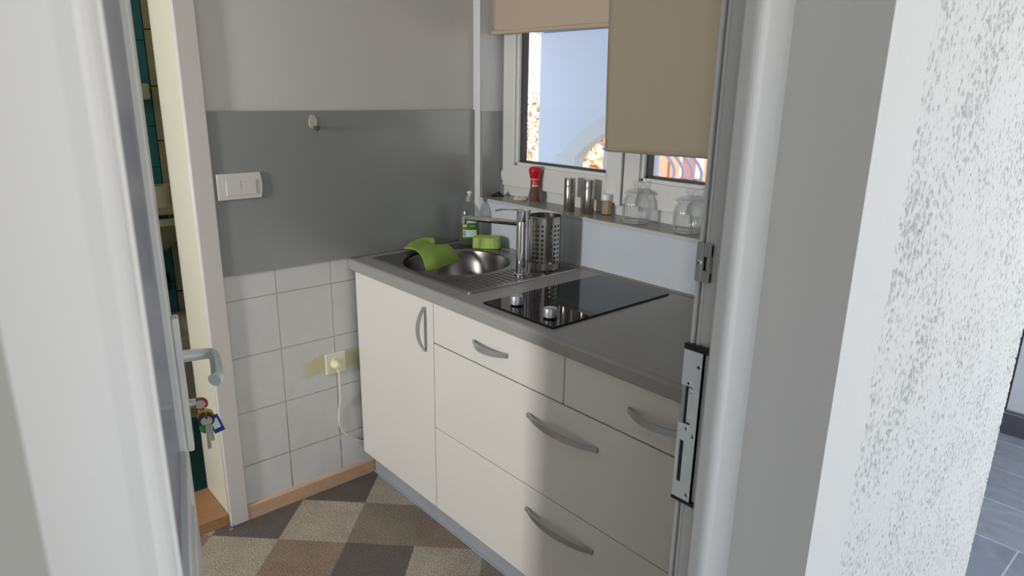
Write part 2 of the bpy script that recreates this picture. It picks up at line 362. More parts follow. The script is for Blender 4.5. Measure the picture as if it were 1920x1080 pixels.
# floor: harlequin vinyl
table = {(0,0):'B',(1,0):'M',(2,0):'N',(0,-1):'D',(1,-1):'B',(-1,0):'D',(-1,1):'B',(0,1):'N',(1,1):'D',(2,1):'B',(3,1):'M',(-2,1):'N',(-2,0):'B',(3,0):'D'}
bm = bm_new(); cyc = 'BMDN'
for iu in range(-16, 22):
    for iv in range(-26, 20):
        vs = []
        for (a, b) in ((0,0),(1,0),(1,1),(0,1)):
            u, v = iu+a, iv+b; A_, B_ = u+v, u-v
            vs.append(Vector((0.022+0.1645*A_, -0.824+0.1655*B_, 0)))
        if all(p.x < -0.35 or p.x > 2.0 or p.y > 0.3 or p.y < -3.6 for p in vs): continue
        k = table.get((iu, iv)) or cyc[(iu+3*iv+(iu*iv) % 3) % 4]
        f = bm.faces.new([bm.verts.new(p) for p in vs]); f.material_index = 'BDMN'.index(k)
bmesh.ops.remove_doubles(bm, verts=bm.verts[:], dist=1e-4)
for co, no in (((0,0,0),(-1,0,0)),((1.69,0,0),(1,0,0)),((0,0,0),(0,1,0)),((0,-3.2,0),(0,-1,0))):
    bmesh.ops.bisect_plane(bm, geom=bm.verts[:]+bm.edges[:]+bm.faces[:], plane_co=co, plane_no=no, clear_outer=True)
r = bmesh.ops.extrude_face_region(bm, geom=bm.faces[:])
for v in [g for g in r['geom'] if isinstance(g, bmesh.types.BMVert)]: v.co.z -= 0.02
struct('floor', bm, [FL[k] for k in 'BDMN'])
struct('ceiling', B(-0.22, 1.82, -3.32, 0.3, 2.42, 2.55), MT['ceil'])
# west wall (A) with the bathroom doorway y -1.90..-1.083
bm = bm_new()
add_box(bm, -0.22, 0, -1.070, 0.21, -0.02, 2.42)
add_box(bm, -0.22, 0, -3.32, -1.90, -0.02, 2.42)
add_box(bm, -0.22, 0, -1.90, -1.070, 2.02, 2.42)
ww = struct('wall_west', bm, MT['wall'])
obj('wall_tiles', B(0, 0.006, -1.0245, -0.0, 0.0, 0.889), MT['tile'], ww)
# north wall (B) with window opening x .045..1.40, z 1.0625..1.98
bm = bm_new()
add_box(bm, 0, 1.814, 0, 0.3, -0.12, ZS-0.012)
add_box(bm, 0, 1.814, 0, 0.3, 1.98, 2.42)
add_box(bm, 0.0005, 0.045, 0, 0.21, ZS-0.012, 1.98)
add_box(bm, 1.40, 1.814, 0, 0.3, ZS-0.012, 1.98)
struct('wall_north', bm, MT['strip'])
# south wall with the small window that lets the side light in
bm = bm_new()
add_box(bm, 0, 1.814, -3.32, -3.2, -0.12, 1.24); add_box(bm, 0, 1.814, -3.32, -3.2, 1.68, 2.42)
add_box(bm, 0, 0.31, -3.32, -3.2, 1.24, 1.68); add_box(bm, 0.65, 1.814, -3.32, -3.2, 1.24, 1.68)
struct('wall_south', bm, MT['wall'])

# east wall: pier right of the door (with rough render), pier left, lintel
EX = 1.82
bm = bm_new()
add_box(bm, XE, EX-0.0004, -0.77, -0.665, -0.12, 2.42); add_box(bm, XE, EX-0.010, -0.665, -0.001, -0.12, 2.42)
add_box(bm, XE, EX-0.006, -3.2, -1.701, -0.12, 2.42)
add_box(bm, XE, EX-0.004, -1.701, -0.77, 2.10, 2.42)
east = struct('wall_east', bm, MT['reveal'])
# rough rendered outer skin, real relief
def rough_face(y0, y1, z0, z1, ny, nz, yband, side):
    bm = bm_new(); g = []
    for i in range(ny+1):
        row = []
        for j in range(nz+1):
            y = y0+(y1-y0)*i/ny; z = z0+(z1-z0)*j/nz
            d = 0
            dist = (y-yband)*side + 0.012*noise.noise(Vector((0, 3.1, z*9)))
            if dist > 0:
                w = min(1, dist/0.02)
                p = Vector((0.3, y*150+z*25, z*95))
                p2 = Vector((7.7, y*8, z*7)); p3 = Vector((3.1, y*300, z*260))
                a = noise.noise(p)+0.6*noise.noise(p3)+0.32*noise.noise(p2)
                pit = max(0, min(1, (a-0.36)*5.0))
                d = w*(-0.0075*pit + 0.0009*noise.noise(p3*0.8))
            row.append(bm.verts.new((EX+d, y, z)))
        g.append(row)
    for i in range(ny):
        for j in range(nz):
            f = bm.faces.new([g[i][j], g[i+1][j], g[i+1][j+1], g[i][j+1]]); f.smooth = True
    # returns into the wall so that the skin is a slab
    def strip(a):
        bk = [bm.verts.new((EX-0.0070, v.co.y, v.co.z)) for v in a]; a = [bm.verts.new(v.co) for v in a]
        for k in range(len(a)-1): bm.faces.new([a[k], a[k+1], bk[k+1], bk[k]])
    strip(g[-1])
    return bm
bm = rough_face(-0.77, 0.37, 0.08, 1.75, 520, 640, -0.635, 1)
rf = obj('rough_render', bm, MT['stucco'], east, recalc=False)
bm = bm_new(); add_box(bm, EX-0.004, EX, -0.77, 0.37, -0.12, 0.08); add_box(bm, EX-0.004, EX, -0.77, 0.37, 1.75, 2.42)
add_box(bm, EX-0.004, EX, -1.701, -0.77, 2.10, 2.42)
obj('smooth_render', bm, MT['smooth'], east)
obj('grey_render', B(EX-0.004, EX, -3.32, -1.701, -0.12, 2.42), mat('grey_pier_face', rgb(158, 157, 148), 0.8), east)  # outer face south of the door, greyer than the other render
bm = bm_new(); add_box(bm, 0, EX-0.005, 0.3, 0.37, -0.12, ZS-0.02); add_box(bm, 0, EX-0.005, 0.3, 0.37, 1.98, 2.42)
add_box(bm, -0.30, -0.12, 0.211, 0.37, -0.12, 2.42); add_box(bm, -0.12, 0, 0.211, 0.37, -0.12, ZS-0.02); add_box(bm, -0.12, 0, 0.211, 0.37, 1.98, 2.42); add_box(bm, 1.40, EX-0.005, 0.3, 0.37, ZS-0.02, 1.98)
obj('outer_render', bm, MT['stucco'], east)

# skirting, casing, threshold
bm = bm_new(); add_prism(bm, [(0.006, 0.0), (0.017, 0.0), (0.017, 0.05), (0.012, 0.058), (0.006, 0.058)], -1.0245, -0.515, 'y')
struct('baseboard_west', bm, MT['wood'])
bm = bm_new()
add_box(bm, 0.0, 0.02, -1.086, -1.0245, 0, 2.08, 0.003); add_box(bm, 0.0, 0.02, -1.96, -1.90, 0, 2.08, 0.003); add_box(bm, 0.0, 0.02, -1.96, -1.0245, 2.02, 2.08, 0.003)
tr = struct('trim_1', bm, mat('warm_white_casing', rgb(206, 200, 194), 0.35))
bm = bm_new()
add_box(bm, -0.22, 0.012, -1.0855, -1.0705, -0.015, 2.02, 0.002)
add_box(bm, -0.22, 0.0, -1.90, -1.885, 0, 2.02); add_box(bm, -0.22, 0.0, -1.90, -1.083, 2.005, 2.02)
obj('door_lining', bm, mat('cream_lining', rgb(218, 212, 192), 0.35), tr)
bm = bm_new(); add_tube(bm, [(0.006, -1.0858, 0.0), (0.006, -1.0858, 2.0)], 0.0022, 8); obj('seal_strip', bm, MT['pvc'], tr)
struct('trim_2', B(-0.22, -0.0005, -1.885, -1.086, -0.02, 0.042, 0.003), MT['wood2'])

# ------------------------------------------------------------------ bathroom beyond the doorway
bm = bm_new(); add_box(bm, -1.42, -1.30, -2.3, -0.832, -0.1, 2.42)
wb = struct('wall_bathroom_west', bm, MT['teal'])
obj('beige_tile_column', B(-1.42, -1.30, -0.832, -0.5, -0.1, 2.42), MT['btile'], wb)
struct('wall_bathroom_north', B(-1.30, -0.22, -0.62, -0.50, -0.1, 2.42), MT['btile'])
struct('wall_bathroom_south', B(-1.30, -0.22, -2.42, -2.30, -0.1, 2.42), MT['btile'])
struct('floor_bathroom', B(-1.42, -0.22, -2.42, -0.50, -0.1, 0.0), mat('teal_floor', rgb(34, 84, 86), 0.35))
struct('ceiling_bathroom', B(-1.42, -0.22, -2.42, -0.50, 2.42, 2.5), MT['ceil'])
lo = light('bathroom_lamp', 'POINT', (-0.62, -1.45, 2.28), (-0.6, -1.45, 0), 3.6, (1.0, 0.92, 0.68), shadow_soft_size=0.09)
t = root('ceiling_lamp', (-0.62, -1.45, 2.42), 'round opal ceiling lamp in the green tiled bathroom', 'lamp')
bm = bm_new(); add_lathe(bm, [(0, 0), (0.07, 0), (0.07, -0.02), (0, -0.02)], (-0.62, -1.45, 2.42), 24); obj('base', bm, MT['pvc'], t)
# wash basin on the far wall
t = root('wash_basin', (-1.30, -0.80, 0.93), 'cream ceramic wash basin seen through the bathroom doorway', 'basin')
bm = bm_new()
prof = []
for ring, (sc, z) in enumerate([(0.35, 0.74), (0.6, 0.80), (0.86, 0.87), (1.0, 0.905), (1.0, 0.93), (0.90, 0.93), (0.84, 0.915), (0.5, 0.86), (0.1, 0.84)]):
    prof.append([bm.verts.new((-1.30+0.40*sc*max(0, math.sin(a))*1.0+0.0, -0.93-0.0+0.24*sc*math.cos(a), z)) for a in [PI*k/24 for k in range(25)]])
for p, q in zip(prof, prof[1:]):
    for k in range(24): f = bm.faces.new([p[k], p[k+1], q[k+1], q[k]]); f.smooth = True
obj('bowl', bm, MT['ceramic'], t)
bm = bm_new(); add_box(bm, -1.30, -1.20, -1.17, -0.69, 0.90, 0.935, 0.01); obj('rear_ledge', bm, MT['ceramic'], t)
bm = bm_new(); add_tube(bm, spline([(-1.16, -0.93, 0.76), (-1.16, -0.92, 0.62), (-1.2, -0.89, 0.56), (-1.29, -0.87, 0.60)]), 0.016, 10); obj('drain_pipe', bm, mat('dull_pipe', rgb(60, 64, 60), 0.5), t)
t = root('toilet_roll', (-1.245, -0.862, 0.935), 'toilet roll standing upright on the wash basin', 'toilet roll')
bm = bm_new(); add_lathe(bm, [(0.02, 0), (0.05, 0), (0.05, 0.10), (0.02, 0.10), (0.02, 0)], (-1.245, -0.866, 0.935), 28); obj('paper', bm, MT['paper'], t)
bm = bm_new(); add_lathe(bm, [(0.0195, 0.0), (0.0195, 0.099), (0.0185, 0.099), (0.0185, 0.0)], (-1.245, -0.866, 0.935), 20); obj('core', bm, MT['card'], t)
obj('bath_wall_box', B(-1.30, -1.25, -0.905, -0.848, 1.415, 1.485, 0.006), MT['ceramic'], label='small cream box fixed to the teal bathroom tiles above the basin', cat='fixture')  # plain beige box on the tiles, shaped somewhat like a light switch
t = root('toilet_bowl', (-1.0, -0.87, 0.0), 'cream toilet bowl below the basin in the bathroom', 'toilet')
bm = bm_new()
pr = [(0.10, 0.0), (0.11, 0.12), (0.15, 0.28), (0.19, 0.38), (0.19, 0.41), (0.14, 0.41), (0.10, 0.30), (0.0, 0.26)]
add_lathe(bm, pr, (-1.02, -0.90, 0), 28); obj('bowl', bm, MT['ceramic'], t)
bm = bm_new(); add_lathe(bm, [(0.13, 0.412), (0.195, 0.412), (0.195, 0.43), (0.13, 0.43), (0.13, 0.412)], (-1.02, -0.90, 0), 28); obj('seat', bm, MT['ceramic'], t)

# ------------------------------------------------------------------ window
FY, SY = 0.125, 0.105       # fixed frame face, sash face
win = root('window_1', (0.72, FY, ZS), kind='structure')
bm = bm_new()
for x0, x1, z0, z1 in ((0.045, 0.075, ZS, 1.98), (1.37, 1.40, ZS, 1.98), (0.075, 1.37, ZS, 1.118), (0.075, 1.37, 1.94, 1.98)):
    add_box(bm, x0, x1, FY, 0.21, z0, z1, 0.002)
add_box(bm, 0.676, 0.694, FY, 0.21, 1.118, 1.94)
obj('window_frame', bm, MT['pvc'], win)
def sash(x0, x1, z0, z1, st):
    bm = bm_new()
    a0, a1, c0, c1 = x0+st, x1-st, z0+0.085, z1-st
    add_box(bm, x0, a0, SY, 0.175, z0, z1, 0.003); add_box(bm, a1, x1, SY, 0.175, z0, z1, 0.003)
    add_box(bm, a0, a1, SY, 0.175, z0, c0, 0.003); add_box(bm, a0, a1, SY, 0.175, c1, z1, 0.003)
    # glazing bead, set slightly back
    w = 0.012
    for bx in ((a0-0.001, a0+w, c0, c1), (a1-w, a1+0.001, c0, c1), (a0, a1, c0-0.001, c0+w), (a0, a1, c1-w, c1+0.001)):
        add_box(bm, bx[0], bx[1], SY+0.010, 0.165, bx[2], bx[3], 0.002)
    s = obj('window_sash', bm, MT['pvc'], win)
    bm = bm_new(); g = 0.006; a0 += w; a1 -= w; c0 += w; c1 -= w
    for bx in ((a0-.001, a0+g, c0, c1), (a1-g, a1+.001, c0, c1), (a0, a1, c0-.001, c0+g), (a0, a1, c1-g, c1+.001)):
        add_box(bm, bx[0], bx[1], 0.130, 0.160, bx[2], bx[3])
    obj('gasket', bm, MT['gasketd'], s)
    bm = bm_new(); add_box(bm, a0, a1, 0.142, 0.146, c0, c1); obj('pane', bm, MT['glass'], s)
sash(0.058, 0.683, 1.106, 1.955, 0.068); sash(0.690, 1.378, 1.106, 1.955, 0.066)
obj('mullion_cover', B(0.668, 0.689, SY-0.012, SY, 1.10, 1.96, 0.003), MT['pvc'], win)
bm = bm_new(); add_tube(bm, [(0.054, SY+0.004, 1.125), (0.054, SY+0.004, 1.165)], 0.006, 10); obj('hinge', bm, MT['pvc'], win)
bm = bm_new(); add_box(bm, 0.046, 1.40, -0.006, FY, ZS-0.010, ZS)
sl = obj('window_sill', bm, MT['sill'], win)
obj('sill_edging', B(0.046, 1.608, -0.0085, -0.003, ZS-0.012, ZS+0.0005), MT['sill_edge'], sl)

# roller blinds
def blind(x0, x1, zb, m, tilt, label, curl, YB):
    t = root('roller_blind', ((x0+x1)/2, YB, 1.95), label, 'blind', 'roller blinds in the window reveal')
    bm = bm_new(); nx, nz = 24, 30; g = []; cx = (x0+x1)/2; zt = 1.93
    for i in range(nx+1):
        row = []
        for j in range(nz+1):
            u, v = i/nx, j/nz; x = x0+(x1-x0)*u; z = zt+(zb-zt)*v
            y = YB-0.004*math.sin(v*PI)+0.002*math.sin(u*7+v*3)
            if curl and u < 0.045: y += 0.010*(1-u/0.045)*(0.3+0.7*v)
            dz = (x-cx)*math.tan(tilt)*v; dx = (zt-z)*math.tan(tilt)*1.0
            row.append(bm.verts.new((x+dx, y, z+dz)))
        g.append(row)
    for i in range(nx):
        for j in range(nz):
            f = bm.faces.new([g[i][j], g[i+1][j], g[i+1][j+1], g[i][j+1]]); f.smooth = True
    o = obj('fabric', bm, m, t, recalc=False); md = o.modifiers.new('s', 'SOLIDIFY'); md.thickness = 0.0012
    bm = bm_new()
    off = (zt-zb)*math.tan(tilt)
    add_tube(bm, [(x0-0.002+off, YB, zb+0.008-(cx-x0)*math.tan(tilt)), (x1+0.002+off, YB, zb+0.008+(x1-cx)*math.tan(tilt))], 0.0085 if not curl else 0.003, 12)
    obj('bottom_bar', bm, m, t)
    bm = bm_new(); add_tube(bm, [(x0-0.01, YB+0.015, 1.945), (x1+0.01, YB+0.015, 1.945)], 0.018, 16); obj('roller_tube', bm, MT['pvc'], t)
    return t
blind(0.052, 0.672, 1.679, MT['blind'], math.radians(-0.4), 'beige roller blind rolled up over the left window pane', False, 0.056)
blind(0.655, 1.325, 1.293, MT['blind2'], math.radians(0.9), 'taupe roller blind pulled low over the right window pane', True, 0.024)

# ------------------------------------------------------------------ door frame at the camera side
df = root('trim_3', (1.65, -1.235, 0), kind='structure')
def hprism(pts, z0, z1): return add_prism(bm_new(), pts, z0, z1, 'z')
def arcp(cx_, cy_, r, a0, a1, n=6): return [(cx_+r*math.cos(math.radians(a0+(a1-a0)*k/n)), cy_+r*math.sin(math.radians(a0+(a1-a0)*k/n))) for k in range(n+1)]
# right jamb section (plan), lip toward the opening is rounded
rjc = [(1.6145, -0.832), (1.6200, -0.832), (1.6206, -0.820), (1.6255, -0.820), (1.6262, -0.8325), (1.6295, -0.8325), (1.6302, -0.8285), (1.656, -0.8285), (1.656, -0.8180), (1.6605, -0.8180), (1.6605, -0.8490), (1.664, -0.8515)] \
     + arcp(1.678, -0.8365, 0.0150, -90, -8) + [(1.6925, -0.790), (1.6900, -0.768), (1.6145, -0.768)]
obj('jamb', hprism(rjc, -0.02, 2.1), MT['pvcframe'], df, label='white PVC jamb with grooves carrying the strike plate')
obj('gasket', B(1.6562, 1.6603, -0.8275, -0.823, 0, 2.06), MT['gasketd'], df)
lj = [(1.60, -1.640), (1.66, -1.640), (1.66, -1.618), (1.668, -1.6105), (1.6745, -1.6110), (1.6750, -1.6142), (1.6800, -1.6152), (1.6850, -1.6180), (1.6890, -1.6220), (1.6925, -1.6270), (1.6945, -1.6310), (1.6935, -1.6365), (1.6925, -1.6420), (1.6925, -1.71), (1.60, -1.71)]
obj('jamb', hprism(lj, -0.02, 2.1), MT['pvcframe'], df)
obj('head', B(1.60, 1.6925, -1.701, -0.768, 2.03, 2.10, 0.004), MT['pvcframe'], df)
obj('threshold', B(1.60, 1.72, -1.701, -0.768, -0.02, 0.012, 0.003), MT['zincd'], df)

# strike plate on the right jamb: faces -Y
st = root('strike_plate', (1.6312, -0.829, 0.815), 'long zinc strike plate with black end caps on the white door jamb', 'strike plate')
YP = -0.8385
bm = bm_new()
# plate with latch opening (left side notch) and bolt slot: built from strips
x0, x1 = 1.6097, 1.6472
def pl(a, b, z0, z1): add_box(bm, a, b, YP, YP+0.003, z0, z1)
pl(x0, x1, 1.022, 1.083); pl(1.6317, x1, 0.955, 1.022)
pl(x0, x1, 0.925, 0.955); pl(x0, 1.6152, 0.848, 0.925); pl(1.6237, x1, 0.848, 0.925); pl(x0, x1, 0.819, 0.848)
add_box(bm, x1-0.003, x1+0.0, YP, -0.829, 0.819, 1.083)      # folded side flange
add_box(bm, x1, x1+0.007, -0.8325, -0.829, 0.819, 1.083, 0.0008)
obj('plate', bm, MT['zinc'], st)
bm = bm_new(); add_box(bm, x0-0.001, x1+0.008, YP-0.001, -0.829, 1.083, 1.093, 0.0015); obj('end_cap', bm, MT['black'], st)
bm = bm_new(); add_box(bm, x0-0.001, x1+0.008, YP-0.001, -0.829, 0.812, 0.819, 0.0015); obj('end_cap', bm, MT['black'], st)
bm = bm_new(); add_box(bm, x0+0.001, x1-0.004, YP+0.0032, -0.8295, 0.84, 0.955); obj('slot_lining', bm, MT['black'], st)
bm = bm_new(); add_box(bm, x0+0.001, 1.6167, YP+0.001, -0.8295, 0.955, 1.022, 0.0008); obj('latch_ramp', bm, MT['zincd'], st)
bm = bm_new(); add_box(bm, 1.6167, 1.6227, YP+0.0045, -0.8295, 0.955, 1.022); obj('latch_recess', bm, MT['black'], st)
bm = bm_new(); add_box(bm, 1.6227, 1.6317, YP+0.002, -0.8295, 0.958, 1.019, 0.0005); obj('adjuster', bm, MT['zinc'], st)
for sx_, sz_, rr in ((1.6387, 1.060, 0.0048), (1.6232, 1.028, 0.0040), (1.6392, 0.9375, 0.0048), (1.6262, 0.9485, 0.0040), (1.6382, 0.829, 0.0048)):
    b = bm_new(); add_lathe(b, [(0, 0.0002), (rr*0.8, 0.0010), (rr, 0.0002), (rr, -0.001)], (sx_, YP, sz_), 18, axis=(0, -1, 0))
    s_ = obj('screw', b, MT['chrome'], st)
    b = bm_new(); add_box(b, sx_-rr*.5, sx_+rr*.5, YP-0.0012, YP-0.0006, sz_-.0006, sz_+.0006); add_box(b, sx_-.0006, sx_+.0006, YP-0.0012, YP-0.0006, sz_-rr*.5, sz_+rr*.5)
    obj('cross_slot', b, MT['black'], s_)
for sz_ in (1.0125, 0.9655):
    b = bm_new(); add_lathe(b, [(0, 0.0002), (0.0026, 0.0010), (0.0034, 0.0002), (0.0034, -0.001)], (1.6272, YP+0.002, sz_), 16, axis=(0, -1, 0)); obj('adjuster_screw', b, MT['chrome'], st)
# upper keeper
kp = root('latch_keeper', (1.6295, -0.829, 1.19), 'small cast zinc keeper screwed to the jamb above the strike plate', 'door keeper')
bm = bm_new()
add_box(bm, 1.6140, 1.6265, -0.8375, -0.829, 1.196, 1.257, 0.002)
add_box(bm, 1.6265, 1.6395, -0.8375, -0.829, 1.236, 1.257, 0.002); add_box(bm, 1.6365, 1.6395, -0.8400, -0.829, 1.196, 1.257, 0.001)
add_box(bm, 1.6265, 1.6395, -0.8375, -0.829, 1.196, 1.214, 0.002); add_box(bm, 1.6260, 1.6370, -0.8325, -0.829, 1.21, 1.24)
obj('keeper_body', bm, MT['zincd'], kp)
b = bm_new(); add_lathe(b, [(0, 0.0002), (0.0034, 0.0010), (0.0042, 0.0002), (0.0042, -0.001)], (1.6205, -0.8375, 1.226), 16, axis=(0, -1, 0)); obj('screw', b, MT['chrome'], kp)

# ------------------------------------------------------------------ open door leaf with its handle
NEAR = Vector((1.612, -1.609, 0)); E_ = Vector((-0.962, 0.272, 0)).normalized(); N_ = Vector((0.272, 0.962, 0)).normalized()
def LF(s, a, z): return NEAR+E_*s+N_*a+Vector((0, 0, z))
def lbox(bm, s0, s1, a0, a1, z0, z1, bev=0.0): return add_box(bm, s0, s1, a0, a1, z0, z1, bev, xf=lambda c: LF(c.x, c.y, c.z))
dr = root('door_1', LF(0, -0.04, 0.0), kind='structure')
LW = 0.797; ZM = 0.815
bm = bm_new()
lbox(bm, 0, 0.09, -0.07, 0, 0.02, 2.02, 0.004); lbox(bm, LW-0.09, LW, -0.07, 0, 0.02, 2.02, 0.004)
lbox(bm, 0.09, LW-0.09, -0.07, 0, 1.93, 2.02, 0.003); lbox(bm, 0.09, LW-0.09, -0.07, 0, 0.02, 0.12, 0.003); lbox(bm, 0.09, LW-0.09, -0.07, 0, ZM-0.05, ZM, 0.003)
obj('leaf_frame', bm, MT['pvc'], dr)
bm = bm_new(); lbox(bm, 0.09, LW-0.09, -0.045, -0.012, ZM, 1.93); obj('door_glass', bm, MT['doorglass'], dr)
bm = bm_new(); lbox(bm, 0.09, LW-0.09, -0.055, -0.004, 0.12, ZM-0.05); lbox(bm, 0.13, LW-0.13, -0.010, 0.003, 0.16, ZM-0.09, 0.003); obj('lower_panel', bm, MT['pvc'], dr)
bm = bm_new(); lbox(bm, LW-0.0005, LW+0.002, -0.045, -0.025, 0.05, 1.99); obj('edge_gasket', bm, MT['gasketd'], dr)
SH = 0.765; ZH = 0.982
bm = bm_new(); lbox(bm, SH-0.016, SH+0.016, 0, 0.012, 0.790, 1.062, 0.003); es = obj('escutcheon', bm, MT['pvc'], dr)
bm = bm_new()
pts = [LF(SH, 0.010, ZH), LF(SH, 0.030, ZH), LF(SH-0.001, 0.052, ZH), LF(SH-0.010, 0.062, ZH+.001), LF(SH-0.030, 0.066, ZH), LF(SH-0.07, 0.067, ZH-.002), LF(SH-0.115, 0.066, ZH-.004), LF(SH-0.128, 0.060, ZH-.005)]
sp_ = spline(pts, 5); rs = [0.0120-0.0018*math.sin(PI*i/(len(sp_)-1)) for i in range(len(sp_))]
add_tube(bm, sp_, rs, 16); obj('door_handle', bm, MT['hw'], dr, smooth=True)
bm = bm_new(); add_lathe(bm, [(0, 0.016), (0.009, 0.016), (0.009, 0.0), (0, 0)], LF(SH, 0.008, 0.885), 20, axis=N_); obj('lock_cylinder', bm, MT['chrome'], dr)

# keys hanging in the lock
KO = LF(SH, 0.0, 0.0)
def K(a, z, c=0.0): return LF(SH+c, a+0.005, z)
kb = root('key_bunch', K(0.03, 0.77), 'bunch of coloured keys hanging from the lock of the open white door', 'keys')
T_ = -E_     # toward the camera
def disc(ca, cz, cc, ra, rz, th, flat=0.0):
    """rounded key head in the N/Z plane facing T_"""
    bm = bm_new(); n_ = 28; f_, b_ = [], []
    for k in range(n_):
        t_ = 2*PI*k/n_; a = ca+ra*math.cos(t_); z = cz+rz*math.sin(t_)
        if flat: z = max(z, cz-rz*flat)
        f_.append(bm.verts.new(K(a, z)+T_*(cc+th/2))); b_.append(bm.verts.new(K(a, z)+T_*(cc-th/2)))
    bm.faces.new(f_); bm.faces.new(b_[::-1])
    for k in range(n_): bm.faces.new([f_[k], f_[(k+1) % n_], b_[(k+1) % n_], b_[k]])
    return bm
def kbox(bm, a0, a1, z0, z1, c0, c1, ang=0.0, piv=None):
    def xf(c):
        a, z = c.x, c.z
        if ang:
            da, dz = a-piv[0], z-piv[1]; a = piv[0]+da*math.cos(ang)-dz*math.sin(ang); z = piv[1]+da*math.sin(ang)+dz*math.cos(ang)
        return K(a, z)+T_*c.y
    return add_box(bm, a0, a1, c0, c1, z0, z1, 0.0004, 1, xf=xf)
o = obj('key', kbox(bm_new(), 0.008, 0.026, 0.876, 0.883, -0.001, 0.001), MT['keyb'], kb)
hd = obj('key_cap', disc(0.0265, 0.880, 0, 0.0135, 0.0125, 0.006), MT['k_red'], kb, label='red plastic key cap')
obj('key_face', disc(0.0262, 0.880, 0.0032, 0.0092, 0.0088, 0.001), MT['keyface'], hd)
bm = bm_new(); add_tube(bm, [K(0.031+0.003*math.cos(t_), 0.864+0.014*math.sin(t_))+T_*(0.002+0.007*math.cos(t_)) for t_ in [2*PI*k/20 for k in range(21)]], 0.0009, 8, caps=False); obj('split_ring', bm, MT['chrome'], kb)
hd = obj('key_cap', disc(0.0325, 0.851, -0.006, 0.0155, 0.014, 0.004), MT['k_yel'], kb, label='yellow plastic key cap')
hd = obj('key_cap', disc(0.0335, 0.8465, 0.004, 0.0150, 0.0140, 0.006, 0.75), MT['k_navy'], kb, label='black plastic key cap')
obj('key_face', disc(0.0337, 0.8448, 0.0075, 0.0105, 0.0095, 0.001, 0.8), MT['keyface'], hd)
obj('key_hole', disc(0.0340, 0.8520, 0.0082, 0.0024, 0.0024, 0.001), MT['k_navy'], hd)
hd = obj('key_cap', disc(0.0315, 0.8245, -0.008, 0.0125, 0.012, 0.004), MT['k_green'], kb, label='green plastic key cap')
bm = bm_new(); kbox(bm, 0.0300, 0.0372, 0.783, 0.835, 0.002, 0.004); kbox(bm, 0.0318, 0.0330, 0.783, 0.835, 0.004, 0.0046); obj('key', bm, MT['keyb'], kb)
bm = bm_new(); kbox(bm, 0.0370, 0.0430, 0.797, 0.835, -0.002, 0.000, 0.03, (0.04, 0.835)); obj('key', bm, MT['keyb'], kb)
bm = bm_new(); kbox(bm, 0.034, 0.054, 0.810, 0.848, -0.006, -0.003, 0.30, (0.043, 0.85)); hd = obj('key_tag', bm, MT['k_blue'], kb, label='blue plastic key tag with a white slip')
bm = bm_new(); kbox(bm, 0.037, 0.050, 0.820, 0.842, -0.003, -0.0024, 0.30, (0.043, 0.85)); obj('paper_slip', bm, MT['label'], hd)

# ------------------------------------------------------------------ splash panels
obj('splash_panel', B(0.006, 0.012, -1.0235, -0.001, 0.889, 1.4027, 0.001), MT['grey_panel'], label='large glossy grey splashback panel on the wall behind the sink', cat='splashback')
obj('splash_panel', B(0.045, 0.050, 0.004, SY-0.003, ZS, 1.398, 0.001), MT['grey_panel'], label='narrow grey splashback panel lining the window reveal', cat='splashback')
obj('splash_panel', B(0.046, 1.608, -0.006, 0.0, H, ZS-0.012, 0.001), MT['light_panel'], label='long light grey glossy splashback under the window sill', cat='splashback')
obj('corner_trim', B(0.0125, 0.0455, -0.003, 0.0, 0.889, 2.4), MT['strip'], label='narrow white strip covering the wall corner beside the window', cat='trim')

# ------------------------------------------------------------------ base units
X1, X2, X3 = 0.5235, 1.0939, 1.598
ZT, ZA, ZB_, ZC = 0.844, 0.7099, 0.4165, 0.118
def bow_handle(parent, c, half, vert=False, name='handle'):
    """flat bowed bar handle centred at c on the front plane"""
    bm = bm_new(); n_ = 20; hw = 0.0085; secs = []
    for k in range(n_+1):
        t_ = -1+2*k/n_; out = 0.002+0.030*(1-t_*t_)**0.8; th = 0.0045
        w = hw*(0.75+0.25*(1-t_*t_))
        a = half*t_
        q = []
        for (d, e) in ((out, -w), (out, w), (out-th if abs(t_) < 1 else 0, w), (out-th if abs(t_) < 1 else 0, -w)):
            d = max(d, 0.0)
            q.append(bm.verts.new((c[0]+(e if vert else a), -DY-d, c[2]+(a if vert else e))))
        secs.append(q)
    for p, q in zip(secs, secs[1:]):
        for k in range(4): bm.faces.new([p[k], p[(k+1) % 4], q[(k+1) % 4], q[k]])
    bm.faces.new(secs[0]); bm.faces.new(secs[-1])
    for s_ in (-1, 1):
        a0, a1 = sorted((s_*half*0.90, s_*half)); w = hw*0.8
        if vert: add_box(bm, c[0]-w, c[0]+w, -DY-0.008, -DY, c[2]+a0, c[2]+a1, 0.001)
        else: add_box(bm, c[0]+a0, c[0]+a1, -DY-0.008, -DY, c[2]-w, c[2]+w, 0.001)
    return obj(name, bm, MT['handle'], parent)
t = root('sink_cabinet', (0.28, -0.3, 0.0), 'cream base cabinet with one door under the sink', 'cabinet')
bm = bm_new(); add_box(bm, 0.036, X1-0.001, -DY+0.019, -0.02, ZC, 0.70); add_box(bm, 0.036, 0.05, -DY+0.019, -0.02, 0.70, ZT-0.0005); add_box(bm, 0.05, X1-0.001, -DY+0.019, -DY+0.04, 0.70, ZT-0.0005)
obj('carcass', bm, MT['carcass'], t)
d = obj('door', B(0.036, X1-0.0012, -DY, -DY+0.018, ZC, ZT-0.001, 0.0010), MT['cream'], t)
bow_handle(d, (0.479, 0, 0.744), 0.074, True)
t = root('drawer_cabinet', (1.05, -0.3, 0.0), 'wide cream drawer cabinet under the hob', 'cabinet')
